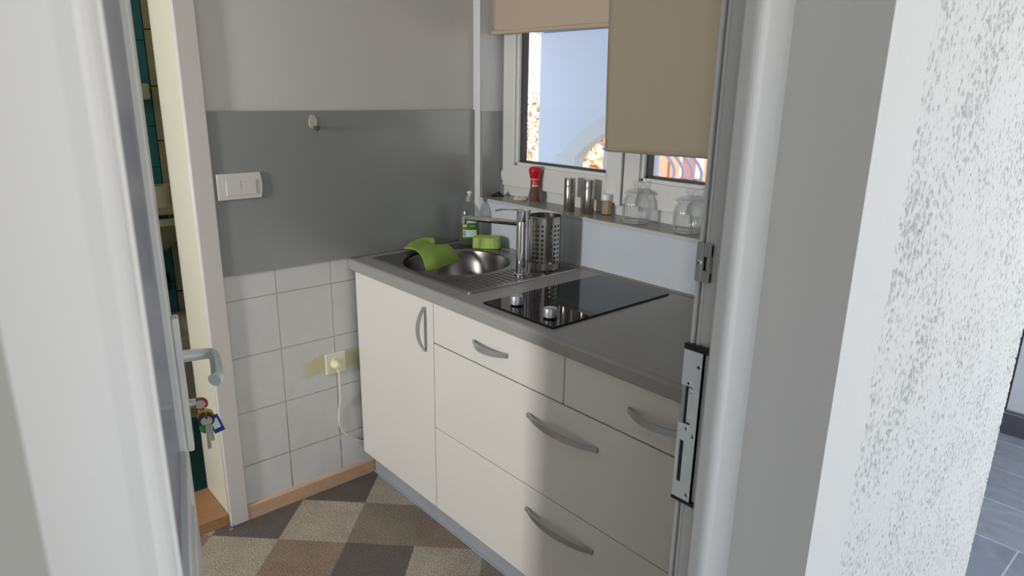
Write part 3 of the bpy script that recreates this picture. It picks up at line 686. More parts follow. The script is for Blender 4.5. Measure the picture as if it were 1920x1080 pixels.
bm = bm_new(); add_box(bm, X1+0.001, X3, -DY+0.019, -0.02, ZC, 0.80); add_box(bm, X1+0.001, X3, -DY+0.019, -DY+0.04, 0.80, ZT-0.0005)
obj('carcass', bm, MT['carcass'], t)
for (a, b_, z0, z1, hx, hz, hh) in ((X1+.0012, X2-.0022, ZA+.0022, ZT-.001, 0.8045, 0.776, 0.074), (X2+.0022, X3, ZA+.0022, ZT-.001, 1.385, 0.776, 0.082), (X1+.0012, X3, ZB_+.0014, ZA-.0022, 1.092, 0.634, 0.126), (X1+.0012, X3, ZC, ZB_-.0014, 1.094, 0.344, 0.126)):
    d = obj('drawer', B(a, b_, -DY, -DY+0.018, z0, z1, 0.0010), MT['cream'], t); bow_handle(d, (hx, 0, hz), hh)
bm = bm_new(); add_box(bm, 0.02, X3, -0.515, -0.500, 0.0, ZC-0.0005); add_box(bm, 0.02, X3, -0.521, -0.515, 0.0, 0.006)
obj('plinth', bm, MT['plinth'], label='grey metal plinth strip along the foot of the cabinets', cat='plinth')
# worktop with bullnose front edge and the two cut-outs
SKX0, SKX1, SKY0, SKY1 = 0.060, 0.6405, -0.518, -0.046
HBX0, HBX1, HBY0, HBY1 = 0.7375, 1.0215, -0.545, -0.0475
bm = bm_new()
ye = -0.583; hb = ZT; r_ = 0.012
front = [(-0.50, H)] + [(ye+r_-r_*math.sin(a), H-r_+r_*math.cos(a)) for a in [PI/2*k/6 for k in range(7)]] + [(ye, hb+0.006), (ye+0.006, hb), (-0.50, hb)]
add_prism(bm, front, 0.008, XE-0.004, 'x')
YF = -0.50
for a, b_, c_, d_ in ((0.008, SKX0+.02, YF, -0.006), (SKX1-.02, HBX0+.02, YF, -0.006), (HBX1-.02, XE-.004, YF, -0.006), (SKX0+.02, SKX1-.02, SKY1-.012, -0.006), (HBX0+.02, HBX1-.02, HBY1-.015, -0.006)):
    add_box(bm, a, b_, c_, d_, hb, H)
obj('worktop', bm, MT['worktop'], label='continuous grey laminate worktop with rounded front edge', cat='worktop')
obj('sealing_strip', B(0.62, XE-0.005, -0.013, -0.0062, H, H+0.006, 0.001), mat('grey_seal', rgb(128, 122, 116), 0.5), label='thin grey sealing strip where worktop meets the light splashback', cat='trim')

# ------------------------------------------------------------------ sink
BC = Vector((0.290, -0.303)); BR = 0.192
t = root('kitchen_sink', (0.35, -0.28, H), 'stainless steel inset sink with round bowl and ribbed drainer', 'sink')
bm = bm_new(); ZR = H+0.004
seg = 72; ring = []; outer = []
for k in range(seg):
    a = 2*PI*k/seg; ring.append(bm.verts.new((BC.x+BR*math.cos(a), BC.y+BR*math.sin(a), ZR-0.0015)))
prev = ring
# deck from bowl edge to rectangle
def recthit(a):
    dx, dy = math.cos(a), math.sin(a); ts = []
    x0_, x1_, y0_, y1_ = SKX0+.008, 0.500, SKY0+.008, SKY1-.008
    if dx > 1e-9: ts.append((x1_-BC.x)/dx)
    if dx < -1e-9: ts.append((x0_-BC.x)/dx)
    if dy > 1e-9: ts.append((y1_-BC.y)/dy)
    if dy < -1e-9: ts.append((y0_-BC.y)/dy)
    return min(ts)
mid = [bm.verts.new((BC.x+(BR+0.008)*math.cos(2*PI*k/seg), BC.y+(BR+0.008)*math.sin(2*PI*k/seg), ZR)) for k in range(seg)]
out = [bm.verts.new((BC.x+max(BR+.009, recthit(2*PI*k/seg))*math.cos(2*PI*k/seg), BC.y+max(BR+.009, recthit(2*PI*k/seg))*math.sin(2*PI*k/seg), ZR)) for k in range(seg)]
for p, q in ((ring, mid), (mid, out)):
    for k in range(seg): f = bm.faces.new([p[k], p[(k+1) % seg], q[(k+1) % seg], q[k]]); f.smooth = (p is ring)
# square corners of the deck
for (qx, qy) in ((SKX0+.008, SKY0+.008), (SKX0+.008, SKY1-.008), (0.5, SKY0+.008), (0.5, SKY1-.008)):
    a = math.atan2(qy-BC.y, qx-BC.x) % (2*PI); k = int(a/(2*PI)*seg); c_ = bm.verts.new((qx, qy, ZR))
    bm.faces.new([out[k], c_, out[(k+1) % seg]])
# ribbed drainer x .500-.632
nx, ny = 132, 40; g = []
for i in range(nx+1):
    row = []
    for j in range(ny+1):
        x = 0.500+(SKX1-.008-0.500)*i/nx; y = SKY0+.008+(SKY1-.008-SKY0-.008)*j/ny
        row.append((x, y))
    g.append(row)
def dz(x, y):
    w = min(1, max(0, (x-0.504)/0.012))*min(1, max(0, (0.624-x)/0.01))*min(1, max(0, (y+0.500)/0.02))*min(1, max(0, (-0.062-y)/0.02))
    if (x-0.575)**2+(y+0.25)**2 < 0.034**2: w = 0
    return 0
ny2 = 320
def ribz(x, y):
    w = min(1, max(0, (x-(BC.x+math.sqrt(max(0, (BR+.022)**2-(y-BC.y)**2)) if abs(y-BC.y) < BR+.022 else 0.40)-0.0)/0.012))*min(1, max(0, (0.622-x)/0.012))*min(1, max(0, (y+0.495)/0.02))*min(1, max(0, (-0.065-y)/0.02))
    d2 = math.hypot(x-0.575, y+0.25); w *= min(1, max(0, (d2-0.028)/0.008))
    return 0.0022*w*max(-0.2, math.sin(y*2*PI/0.0235))
gv = [[bm.verts.new((0.500+(SKX1-.008-0.500)*i/24, SKY0+.008+(SKY1-SKY0-.016)*j/ny2, 0)) for j in range(ny2+1)] for i in range(25)]
for row in gv:
    for v in row: v.co.z = ZR+ribz(v.co.x, v.co.y)
for i in range(24):
    for j in range(ny2): f = bm.faces.new([gv[i][j], gv[i+1][j], gv[i+1][j+1], gv[i][j+1]]); f.smooth = True
obj('drainer_deck', bm, MT['steel'], t, recalc=False)
# raised rim
bm = bm_new()
def rrect(x0_, x1_, y0_, y1_, r, n_=6):
    P = []
    for cx_, cy_, a0 in ((x1_-r, y1_-r, 0), (x0_+r, y1_-r, 90), (x0_+r, y0_+r, 180), (x1_-r, y0_+r, 270)):
        for k in range(n_+1):
            a = math.radians(a0+90*k/n_); P.append((cx_+r*math.cos(a), cy_+r*math.sin(a)))
    return P
rings = [(0.0, H-0.001), (0.0, H+0.0025), (0.002, H+0.0052), (0.0055, H+0.0056), (0.009, ZR), (0.012, ZR-0.0004)]
RR = []
for ins, z in rings: RR.append([bm.verts.new((x, y, z)) for x, y in rrect(SKX0+ins, SKX1-ins, SKY0+ins, SKY1-ins, max(0.004, 0.012-ins*0.6))])
for p, q in zip(RR, RR[1:]):
    for k in range(len(p)): f = bm.faces.new([p[k], p[(k+1) % len(p)], q[(k+1) % len(p)], q[k]]); f.smooth = True
obj('rim', bm, MT['steel2'], t)
bm = bm_new(); add_lathe(bm, [(BR, 0), (BR-0.004, -0.004), (BR-0.008, -0.03), (BR-0.014, -0.09), (BR-0.03, -0.125), (BR-0.06, -0.14), (0.045, -0.145), (0.04, -0.15), (0, -0.15)], (BC.x, BC.y, ZR-0.0015), 72)
obj('bowl', bm, MT['steel'], t)
bm = bm_new(); add_lathe(bm, [(0, 0.002), (0.03, 0.002), (0.036, 0.0045), (0.042, 0.003), (0.042, 0)], (BC.x, BC.y, ZR-0.1495), 32); obj('strainer', bm, MT['chrome'], t)

# faucet
FX, FYc = 0.575, -0.250
t = root('kitchen_faucet', (FX, FYc, ZR), 'chrome single lever faucet with straight swivel spout', 'faucet')
bm = bm_new(); add_lathe(bm, [(0, 0), (0.026, 0), (0.026, 0.005), (0.0192, 0.008), (0.0192, 0.176), (0.0186, 0.178), (0.0186, 0.181), (0.0192, 0.183), (0.0186, 0.214), (0.016, 0.217), (0, 0.218)], (FX, FYc, ZR), 40); obj('body', bm, MT['chrome'], t)
bm = bm_new(); tp_ = Vector((0.322, -0.300, 1.050)); b0_ = Vector((FX, FYc, 1.062))
add_tube(bm, [b0_+(tp_-b0_)*k/8 for k in range(9)], 0.0095, 16); add_tube(bm, [tp_+Vector((0.008, 0.0016, 0.009)), tp_+Vector((0.006, 0.0012, -0.018))], 0.0115, 16); sp2 = obj('spout', bm, MT['chrome'], t)
bm = bm_new(); add_tube(bm, [tp_+Vector((0.006, 0.0012, -0.018)), tp_+Vector((0.006, 0.0012, -0.022))], 0.009, 14); obj('aerator', bm, MT['gasket'], sp2)
bm = bm_new(); zt_ = ZR+0.216
add_tube(bm, spline([(FX+0.004, FYc, zt_), (FX-0.02, FYc-0.02, zt_+0.001), (FX-0.045, FYc-0.045, zt_+0.001), (FX-0.062, FYc-0.062, zt_-0.004)]), 0.0034, 10)
add_tube(bm, [(FX+0.012, FYc+0.020, zt_-0.03), (FX+0.009, FYc+0.023, zt_-0.001)], 0.003, 8); obj('lever', bm, MT['chrome'], t)
bm = bm_new(); add_tube(bm, [(FX-0.004, FYc+0.036, ZR), (FX-0.004, FYc+0.036, ZR+0.19)], 0.0095, 14); obj('rear_column', bm, MT['chrome'], t)

# perforated cutlery basket
BX, BY, BRd, BH = 0.553, -0.130, 0.058, 0.180; zb0 = ZR+0.0025
t = root('cutlery_basket', (BX, BY, zb0), 'tall perforated stainless steel cutlery basket on the drainer', 'cutlery holder')
bm = bm_new()
view = math.atan2(CAM.y-BY, CAM.x-BX)
NC = 24; rowsz = [0.152-0.0155*k for k in range(9)]; ph = 0.0155/2
def bp(a, z, rr=BRd): return Vector((BX+rr*math.cos(a), BY+rr*math.sin(a), zb0+z))
dth = 2*PI/NC
for c_ in range(NC):
    ac = view+math.radians(-4.5)+c_*dth; hole = (c_ % 4) in (0, 3, 2)
    a0, a1 = ac-dth/2, ac+dth/2
    zones = [(0.0, rowsz[-1]-ph, False)]+[(z-ph, z+ph, hole) for z in rowsz[::-1]]+[(rowsz[0]+ph, BH, False)]
    for (z0, z1, h_) in zones:
        if not h_:
            for q in range(3):
                b0, b1 = a0+(a1-a0)*q/3, a0+(a1-a0)*(q+1)/3
                f = bm.faces.new([bm.verts.new(bp(b0, z0)), bm.verts.new(bp(b1, z0)), bm.verts.new(bp(b1, z1)), bm.verts.new(bp(b0, z1))]); f.smooth = True
        else:
            zc_ = (z0+z1)/2; hr = 0.0042; M_ = 12; inn, ou = [], []
            for k in range(M_):
                t_ = 2*PI*k/M_+PI/12; cx_, cz_ = math.cos(t_), math.sin(t_)
                inn.append(bm.verts.new(bp(ac+hr*cx_/BRd, zc_+hr*cz_)))
            for k in range(M_):
                t_ = 2*PI*k/M_+PI/12; cx_, cz_ = math.cos(t_), math.sin(t_); s_ = 1/max(abs(cx_), abs(cz_))
                ou.append(bm.verts.new(bp(ac+(dth/2)*cx_*s_, zc_+ph*cz_*s_)))
            # corner verts
            for k in range(M_):
                j = (k+1) % M_
                t0, t1 = 2*PI*k/M_+PI/12, 2*PI*(k+1)/M_+PI/12; tm = (t0+t1)/2
                vs = [inn[k], ou[k]]
                if abs(abs(math.cos(tm))-abs(math.sin(tm))) < 0.02:
                    vs.append(bm.verts.new(bp(ac+(dth/2)*math.copysign(1, math.cos(tm)), zc_+ph*math.copysign(1, math.sin(tm)))))
                vs += [ou[j], inn[j]]
                f = bm.faces.new(vs); f.smooth = True
bmesh.ops.remove_doubles(bm, verts=bm.verts[:], dist=0.00015)
dupg = bmesh.ops.duplicate(bm, geom=bm.verts[:]+bm.edges[:]+bm.faces[:])
bmesh.ops.recalc_face_normals(bm, faces=bm.faces[:])
inner = [g for g in dupg['geom'] if isinstance(g, bmesh.types.BMVert)]; nout = len(bm.verts)-len(inner)
for v in inner:
    d_ = Vector((v.co.x-BX, v.co.y-BY, 0)); k_ = (BRd-0.0012)/d_.length; v.co.x = BX+d_.x*k_; v.co.y = BY+d_.y*k_
for f in bm.faces:
    c_ = f.calc_center_median(); rad = Vector((c_.x-BX, c_.y-BY, 0)); isin = rad.length < BRd-0.0007
    f.normal_update()
    if (f.normal.dot(rad) > 0) == isin: f.normal_flip()
o = obj('perforated_wall', bm, MT['steel2'], t, recalc=False)
me = o.data; nr = []
for pf in me.polygons:
    for li in pf.loop_indices:
        c_ = me.vertices[me.loops[li].vertex_index].co; d_ = Vector((c_.x, c_.y, 0)).normalized()
        nr.append(d_ if pf.normal.dot(d_) > 0 else -d_)
me.normals_split_custom_set(nr)
bm = bm_new(); add_lathe(bm, [(0, 0.001), (BRd-0.001, 0.001), (BRd-0.001, 0.003), (0, 0.003)], (BX, BY, zb0), 48); obj('base', bm, MT['steel2'], t)
bm = bm_new(); add_tube(bm, [bp(2*PI*k/64, BH) for k in range(65)], 0.0016, 8, caps=False); obj('rolled_rim', bm, MT['steel2'], t)

# sponge
t = root('sponge', (0.180, -0.085, ZR), 'lime green foam sponge with a notched side on the sink rim', 'sponge')
bm = bm_new(); P = []
sd = Vector((0.72, 0.69, 0)).normalized(); sn = Vector((-sd.y, sd.x, 0))    # long axis roughly across the view
out = [(-0.052, -0.028), (-0.030, -0.031), (-0.018, -0.025), (-0.004, -0.024), (0.010, -0.032), (0.030, -0.034), (0.050, -0.026), (0.054, 0.0), (0.052, 0.026), (0.024, 0.034), (0.006, 0.029), (-0.016, 0.034), (-0.046, 0.031), (-0.054, 0.005)]
b = bmesh.new(); c0 = Vector((0.188, -0.082, 0))
lo = [b.verts.new(c0+sd*p+sn*q+Vector((0, 0, ZR+0.001))) for p, q in out]; hi = [b.verts.new(c0+sd*p*0.97+sn*q*0.97+Vector((0, 0, ZR+0.043))) for p, q in out]
b.faces.new(lo[::-1]); b.faces.new(hi)
for i in range(len(out)): b.faces.new([lo[i], lo[(i+1) % len(out)], hi[(i+1) % len(out)], hi[i]])
bmesh.ops.bevel(b, geom=b.edges[:], offset=0.003, segments=2, profile=0.5, affect='EDGES')
join(bm, b); obj('foam_block', bm, MT['spg'], t, smooth=False)

# draped cleaning cloth
ctrl = [
  [(0.057, -0.376, 0.903), (0.023, -0.318, 0.914), (0.013, -0.263, 0.922), (0.054, -0.233, 0.925)],
  [(0.123, -0.377, 0.913), (0.100, -0.333, 0.913), (0.073, -0.276, 0.913), (0.104, -0.261, 0.908)],
  [(0.200, -0.396, 0.908), (0.190, -0.354, 0.914), (0.158, -0.294, 0.916), (0.143, -0.239, 0.914)],
  [(0.235, -0.405, 0.885), (0.238, -0.363, 0.893), (0.219, -0.302, 0.898), (0.198, -0.243, 0.900)],
  [(0.265, -0.417, 0.862), (0.260, -0.363, 0.864), (0.241, -0.300, 0.866), (0.211, -0.231, 0.868)]]
bm = bm_new(); uvl = bm.loops.layers.uv.new('UVMap')
rows = [spline(r, 12) for r in ctrl]; cols = list(zip(*rows)); G = [spline(c, 10) for c in cols]
vg = [[bm.verts.new(p) for p in c] for c in G]
nu, nv = len(vg)-1, len(vg[0])-1
for i in range(nu):
    for j in range(nv):
        f = bm.faces.new([vg[i][j], vg[i+1][j], vg[i+1][j+1], vg[i][j+1]]); f.smooth = True
        for l, (a, b_) in zip(f.loops, ((i, j), (i+1, j), (i+1, j+1), (i, j+1))): l[uvl].uv = (b_/nv, a/nu)
o = obj('cleaning_cloth', bm, MT['green'], label='lime green ribbed cloth draped over the rim into the sink bowl', cat='cloth', recalc=False)
md = o.modifiers.new('s', 'SOLIDIFY'); md.thickness = 0.0035; md.offset = 0

# dish soap bottle
QX, QY = 0.098, -0.096
t = root('soap_bottle', (QX, QY, ZR), 'clear dish soap bottle with green label standing in the sink corner', 'bottle')
sdx = Vector((0.70, 0.714, 0)); snn = Vector((0.714, -0.70, 0))    # label faces the camera
def oval(bm, prof, seg=36, mi=0, c=(QX, QY), dep=0.62):
    rings = []
    for r, z in prof:
        rings.append([bm.verts.new(Vector((c[0], c[1], 0))+sdx*r*math.cos(2*PI*k/seg)+snn*(r*dep if r > 0.02 else r*(dep+(1-dep)*(0.02-r)/0.02*0.8))*math.sin(2*PI*k/seg)+Vector((0, 0, z))) for k in range(seg)])
    for p, q in zip(rings, rings[1:]):
        for k in range(seg): f = bm.faces.new([p[k], p[(k+1) % seg], q[(k+1) % seg], q[k]]); f.smooth = True; f.material_index = mi
    bm.faces.new(rings[0][::-1]); bm.faces.new(rings[-1]); return bm
obj('bottle_body', oval(bm_new(), [(0.036, ZR), (0.039, ZR+.004), (0.0415, ZR+.06), (0.0425, ZR+.105), (0.040, ZR+.130), (0.032, ZR+.150), (0.019, ZR+.163), (0.013, ZR+.168), (0.012, ZR+.175)]), MT['bottle'], t)
obj('soap', oval(bm_new(), [(0.034, ZR+.002), (0.037, ZR+.005), (0.0395, ZR+.06), (0.0400, ZR+.108)]), MT['soap'], t, label='yellow green liquid soap')
bm = bm_new(); add_lathe(bm, [(0, 0), (0.014, 0), (0.014, 0.020), (0.012, 0.022), (0, 0.022)], (QX, QY, ZR+.170), 28); obj('collar', bm, MT['capc'], t)
bm = bm_new(); add_lathe(bm, [(0, 0), (0.006, 0), (0.006, 0.006), (0.010, 0.010), (0.010, 0.016), (0.006, 0.019), (0, 0.0195)], (QX, QY, ZR+.192), 24); obj('push_cap', bm, MT['cap'], t)
def labelpatch(u0, u1, z0, z1, m, name, off=0.0008, n_=12, dome=0.0, parent=None, label=None):
    bm = bm_new(); A, Bv = [], []
    for k in range(n_+1):
        u = u0+(u1-u0)*k/n_; rr = 0.0425; x_ = u; d_ = 0.62*math.sqrt(max(0, rr*rr-x_*x_))+off
        base = Vector((QX, QY, 0))+sdx*x_+snn*d_
        zt2 = z1+(dome*math.sqrt(max(0, 1-((u-(u0+u1)/2)/((u1-u0)/2))**2)) if dome else 0)
        A.append(bm.verts.new(base+Vector((0, 0, ZR+z0)))); Bv.append(bm.verts.new(base+Vector((0, 0, ZR+zt2))))
    for k in range(n_): bm.faces.new([A[k], A[k+1], Bv[k+1], Bv[k]])
    o = obj(name, bm, m, parent or t, recalc=False, label=label); md = o.modifiers.new('s', 'SOLIDIFY'); md.thickness = 0.0004; return o
lb = labelpatch(-0.024, 0.030, 0.032, 0.092, MT['label'], 'label', 0.0010, dome=0.028)
labelpatch(-0.023, 0.030, 0.062, 0.090, MT['labelg'], 'green_band', 0.0018, parent=lb)
labelpatch(-0.023, 0.030, 0.026, 0.034, MT['labelg'], 'green_band', 0.0018, parent=lb)
labelpatch(-0.024, -0.008, 0.074, 0.086, MT['labely'], 'lemon_picture', 0.0026, parent=lb)
labelpatch(-0.002, 0.010, 0.106, 0.111, MT['labeld'], 'emblem', 0.0022, parent=lb)
labelpatch(0.000, 0.003, 0.101, 0.113, MT['labeld'], 'emblem', 0.0022, parent=lb)
labelpatch(0.006, 0.009, 0.099, 0.113, MT['labeld'], 'emblem', 0.0022, parent=lb)
labelpatch(0.002, 0.026, 0.076, 0.079, MT['gold'], 'print_line', 0.0026, parent=lb)
for zc_ in (0.0425, 0.0535):
    for (w, m_, of) in ((0.0045, MT['labeld'], 0.0022), (0.0022, MT['label'], 0.0030)):
        labelpatch(-0.018-w, -0.018+w, zc_-w, zc_+w, m_, 'round_icon', of, parent=lb)

# ------------------------------------------------------------------ hob
t = root('ceramic_hob', (0.88, -0.296, H), 'two zone black glass hob with silver knobs set in the worktop', 'hob')
obj('glass_top', B(HBX0, HBX1, HBY0, HBY1, H, H+0.006, 0.0022, 2), MT['hob'], t)
bm = bm_new(); add_box(bm, HBX0+.022, HBX1-.022, HBY0+.045, HBY1-.02, H-0.045, H-0.001); obj('hob_housing', bm, MT['black'], t)
for kx, ky in ((0.818, -0.487), (0.960, -0.494)):
    bm = bm_new(); add_lathe(bm, [(0, 0.003), (0.017, 0.003), (0.0190, 0.004), (0.0185, 0.024), (0.0175, 0.0265), (0.013, 0.0265), (0.011, 0.0255), (0, 0.0255)], (kx, ky, H+0.0065), 40); k_ = obj('knob', bm, MT['knob'], t)
    bm = bm_new(); add_lathe(bm, [(0, 0), (0.012, 0), (0.012, 0.003), (0, 0.003)], (kx, ky, H+0.0062), 24); obj('knob_shaft', bm, MT['black'], k_)
    obj('pointer', B(kx+0.006, kx+0.015, ky-0.0008, ky+0.0008, H+0.0325, H+0.0335), MT['gasket'], k_)

# ------------------------------------------------------------------ things on the sill
t = root('pepper_mill', (0.281, 0.083, ZS), 'red topped glass spice mill filled with pepper flakes on the sill', 'spice mill')
mc = (0.281, 0.080, ZS)
bm = bm_new(); add_lathe(bm, [(0.021, 0.0), (0.024, 0.004), (0.0255, 0.018), (0.0245, 0.034), (0.020, 0.050), (0.0175, 0.062), (0.0170, 0.095)], mc, 36); obj('glass_body', bm, MT['jar'], t)
bm = bm_new(); add_lathe(bm, [(0, 0.006), (0.020, 0.006), (0.0235, 0.018), (0.0225, 0.033), (0.018, 0.050), (0.0155, 0.060), (0, 0.062)], mc, 36); obj('pepper_flakes', bm, MT['pepper'], t, kind='stuff')
bm = bm_new(); add_lathe(bm, [(0.0178, 0.060), (0.0180, 0.062), (0.0176, 0.092), (0.0174, 0.094)], mc, 36); lb = obj('label', bm, MT['redlab'], t)
bm = bm_new(); add_lathe(bm, [(0.0182, 0.089), (0.0182, 0.0935)], mc, 36); obj('gold_band', bm, MT['gold'], lb)
vd = Vector((CAM.x-mc[0], CAM.y-mc[1], 0)).normalized(); vs_ = Vector((-vd.y, vd.x, 0))
def mlab(a0, a1, z0, z1, m, name):
    bm = bm_new(); n_ = 8; A, Bv = [], []
    for k in range(n_+1):
        a = a0+(a1-a0)*k/n_; p = Vector(mc)+(vd*math.cos(a)+vs_*math.sin(a))*0.0186
        A.append(bm.verts.new(p+Vector((0, 0, z0)))); Bv.append(bm.verts.new(p+Vector((0, 0, z1))))
    for k in range(n_): bm.faces.new([A[k], A[k+1], Bv[k+1], Bv[k]])
    o = obj(name, bm, m, lb, recalc=False); md = o.modifiers.new('s', 'SOLIDIFY'); md.thickness = 0.0003
mlab(-0.6, 0.6, 0.064, 0.070, MT['label'], 'white_name_strip'); mlab(-0.35, 0.35, 0.079, 0.081, MT['gold'], 'print_line'); mlab(-0.45, 0.45, 0.075, 0.0762, MT['gold'], 'print_line')
bm = bm_new(); add_lathe(bm, [(0, 0.094), (0.0195, 0.094), (0.0205, 0.098), (0.0225, 0.112), (0.0250, 0.120), (0.0250, 0.124), (0.0235, 0.128), (0.0215, 0.133), (0.013, 0.138), (0, 0.139)], mc, 36, mod=lambda a, h: 1+0.012*math.cos(6*a)); obj('grinder_cap', bm, MT['red'], t)
def shaker(x, y, label):
    t = root('spice_shaker', (x, y, ZS), label, 'shaker', 'steel shakers on the sill')
    bm = bm_new(); add_lathe(bm, [(0, 0), (0.0195, 0), (0.020, 0.001), (0.020, 0.091), (0.0195, 0.092)], (x, y, ZS), 40); obj('body', bm, MT['steel2'], t)
    bm = bm_new(); add_lathe(bm, [(0.0195, 0.0925), (0.0203, 0.093), (0.0203, 0.117), (0.019, 0.119), (0, 0.120)], (x, y, ZS), 40); obj('cap', bm, MT['steel2'], t)
shaker(0.5005, 0.044, 'brushed steel spice shaker nearer to the red spice mill'); shaker(0.5755, 0.064, 'brushed steel spice shaker beside the toothpick pot')
tx, ty = 0.6325, 0.095
t = root('toothpick_pot', (tx, ty, ZS), 'small clear toothpick pot with white lid on the sill', 'toothpick pot')
bm = bm_new(); add_lathe(bm, [(0, 0), (0.0172, 0), (0.0175, 0.001), (0.0175, 0.058)], (tx, ty, ZS), 32); obj('pot', bm, MT['jar'], t)
bm = bm_new(); add_lathe(bm, [(0.0176, 0.052), (0.0186, 0.053), (0.0186, 0.071), (0.0175, 0.073), (0.013, 0.074), (0, 0.074)], (tx, ty, ZS), 32); obj('lid', bm, mat('frosted_white_lid', rgb(225, 226, 222), 0.4), t)
for k in range(44):
    a = random.uniform(0, 2*PI); r0 = 0.0135*math.sqrt(random.random()); r1 = 0.0135*math.sqrt(random.random()); a2 = a+random.uniform(-1.2, 1.2)
    bm = bm_new(); p0 = Vector((tx+r0*math.cos(a), ty+r0*math.sin(a), ZS+0.0015)); p1 = Vector((tx+r1*math.cos(a2), ty+r1*math.sin(a2), ZS+0.0515))
    add_tube(bm, [p0, p0.lerp(p1, 0.12), p0.lerp(p1, 0.88), p1], [0.0003, 0.0011, 0.0011, 0.0004], 6)
    obj('toothpick', bm, MT['pick'], label='thin birch toothpick standing in the clear pot on the sill', cat='toothpick', group='toothpicks in the clear pot')
def jar(x, y, label):
    t = root('glass_jar', (x, y, ZS), label, 'jar', 'ribbed glass jars on the sill')
    rib = lambda a, h: 1+(0.035*abs(math.cos(12*a)) if 0.012 < h < 0.080 else 0)
    bm = bm_new(); add_lathe(bm, [(0, 0.002), (0.036, 0.001), (0.042, 0.003), (0.0445, 0.010), (0.0450, 0.014), (0.0455, 0.050), (0.0450, 0.066), (0.042, 0.078), (0.036, 0.086), (0.034, 0.090), (0.035, 0.094), (0.0385, 0.095)], (x, y, ZS), 144, mod=rib); o = obj('jar_body', bm, MT['jar'], t)
    bm = bm_new(); add_lathe(bm, [(0.0, 0.0065), (0.034, 0.006), (0.040, 0.010), (0.0415, 0.016), (0.042, 0.050), (0.0415, 0.066), (0.038, 0.078), (0.033, 0.088)], (x, y, ZS), 96, mod=lambda a, h: 1+(0.012*abs(math.cos(12*a+0.4)) if 0.012 < h < 0.08 else 0)); obj('inner_wall', bm, MT['jar'], o)
    bm = bm_new(); add_lathe(bm, [(0.0385, 0.0952), (0.0430, 0.0965), (0.0435, 0.0995), (0.0400, 0.104), (0.028, 0.109), (0.016, 0.112), (0.009, 0.114), (0.008, 0.118), (0.013, 0.122), (0.0155, 0.127), (0.0145, 0.132), (0.009, 0.136), (0, 0.137)], (x, y, ZS), 48); ld = obj('lid', bm, MT['jar'], t)
    bm = bm_new(); add_lathe(bm, [(0.0, 0.100), (0.034, 0.099), (0.036, 0.100), (0.026, 0.105), (0, 0.108)], (x, y, ZS), 48); obj('lid_plug', bm, MT['jar'], ld)
jar(0.790, 0.062, 'ribbed clear glass jar with knobbed lid standing left under the taupe blind'); jar(0.992, 0.062, 'ribbed clear glass jar with knobbed lid standing close to the door jamb')
# seashell
bm = bm_new(); c0 = Vector((0.205, 0.075, ZS+0.001)); d0 = Vector((CAM.x-c0.x, CAM.y-c0.y, 0)).normalized(); d1 = Vector((-d0.y, d0.x, 0))
ap = bm.verts.new(c0-d0*0.012+Vector((0, 0, 0.012))); apb = bm.verts.new(c0-d0*0.012+Vector((0, 0, 0.0)))
rim_, mid_, bot_ = [], [], []
for k in range(37):
    a = math.radians(-78+156*k/36); rr = 0.027*(1+0.05*math.cos(k*PI/2)); lift = 0.0040*(1+math.cos(k*PI/2))
    rim_.append(bm.verts.new(c0+(d0*math.cos(a)*0.8+d1*math.sin(a))*rr-d0*0.008+Vector((0, 0, 0.001+lift*0.5))))
    mid_.append(bm.verts.new(c0+(d0*math.cos(a)*0.8+d1*math.sin(a))*rr*0.55-d0*0.008+Vector((0, 0, 0.011+lift*0.6))))
    bot_.append(bm.verts.new(c0+(d0*math.cos(a)*0.8+d1*math.sin(a))*rr*0.95-d0*0.008))
for k in range(36):
    bm.faces.new([rim_[k], rim_[k+1], mid_[k+1], mid_[k]]); bm.faces.new([mid_[k], mid_[k+1], ap]); bm.faces.new([rim_[k+1], rim_[k], bot_[k], bot_[k+1]]); bm.faces.new([bot_[k+1], bot_[k], apb])
obj('seashell', bm, MT['shell'], label='small cream ribbed seashell lying on the sill beside the spice mill', cat='shell', smooth=False)
# black clip
t = root('black_clip', (0.075, 0.068, ZS), 'small black plastic clip lying in the corner of the sill', 'clip')
bm = bm_new(); c0 = Vector((0.078, 0.066, ZS)); add_box(bm, -0.026, 0.024, -0.010, 0.010, 0, 0.007, 0.0025, xf=lambda c: c0+sdx*c.x+snn*c.y+Vector((0, 0, c.z))); obj('clip_base', bm, MT['black'], t)
bm = bm_new(); add_tube(bm, spline([c0-sdx*0.020+Vector((0, 0, 0.006)), c0-sdx*0.004+Vector((0, 0, 0.014)), c0+sdx*0.006+Vector((0, 0, 0.016)), c0+sdx*0.016+Vector((0, 0, 0.006))], 4), 0.003, 8)
add_tube(bm, [c0+sdx*0.004+Vector((0, 0, 0.006)), c0+sdx*0.004+Vector((0, 0, 0.019))], 0.004, 8); obj('clip_arm', bm, MT['black'], t)

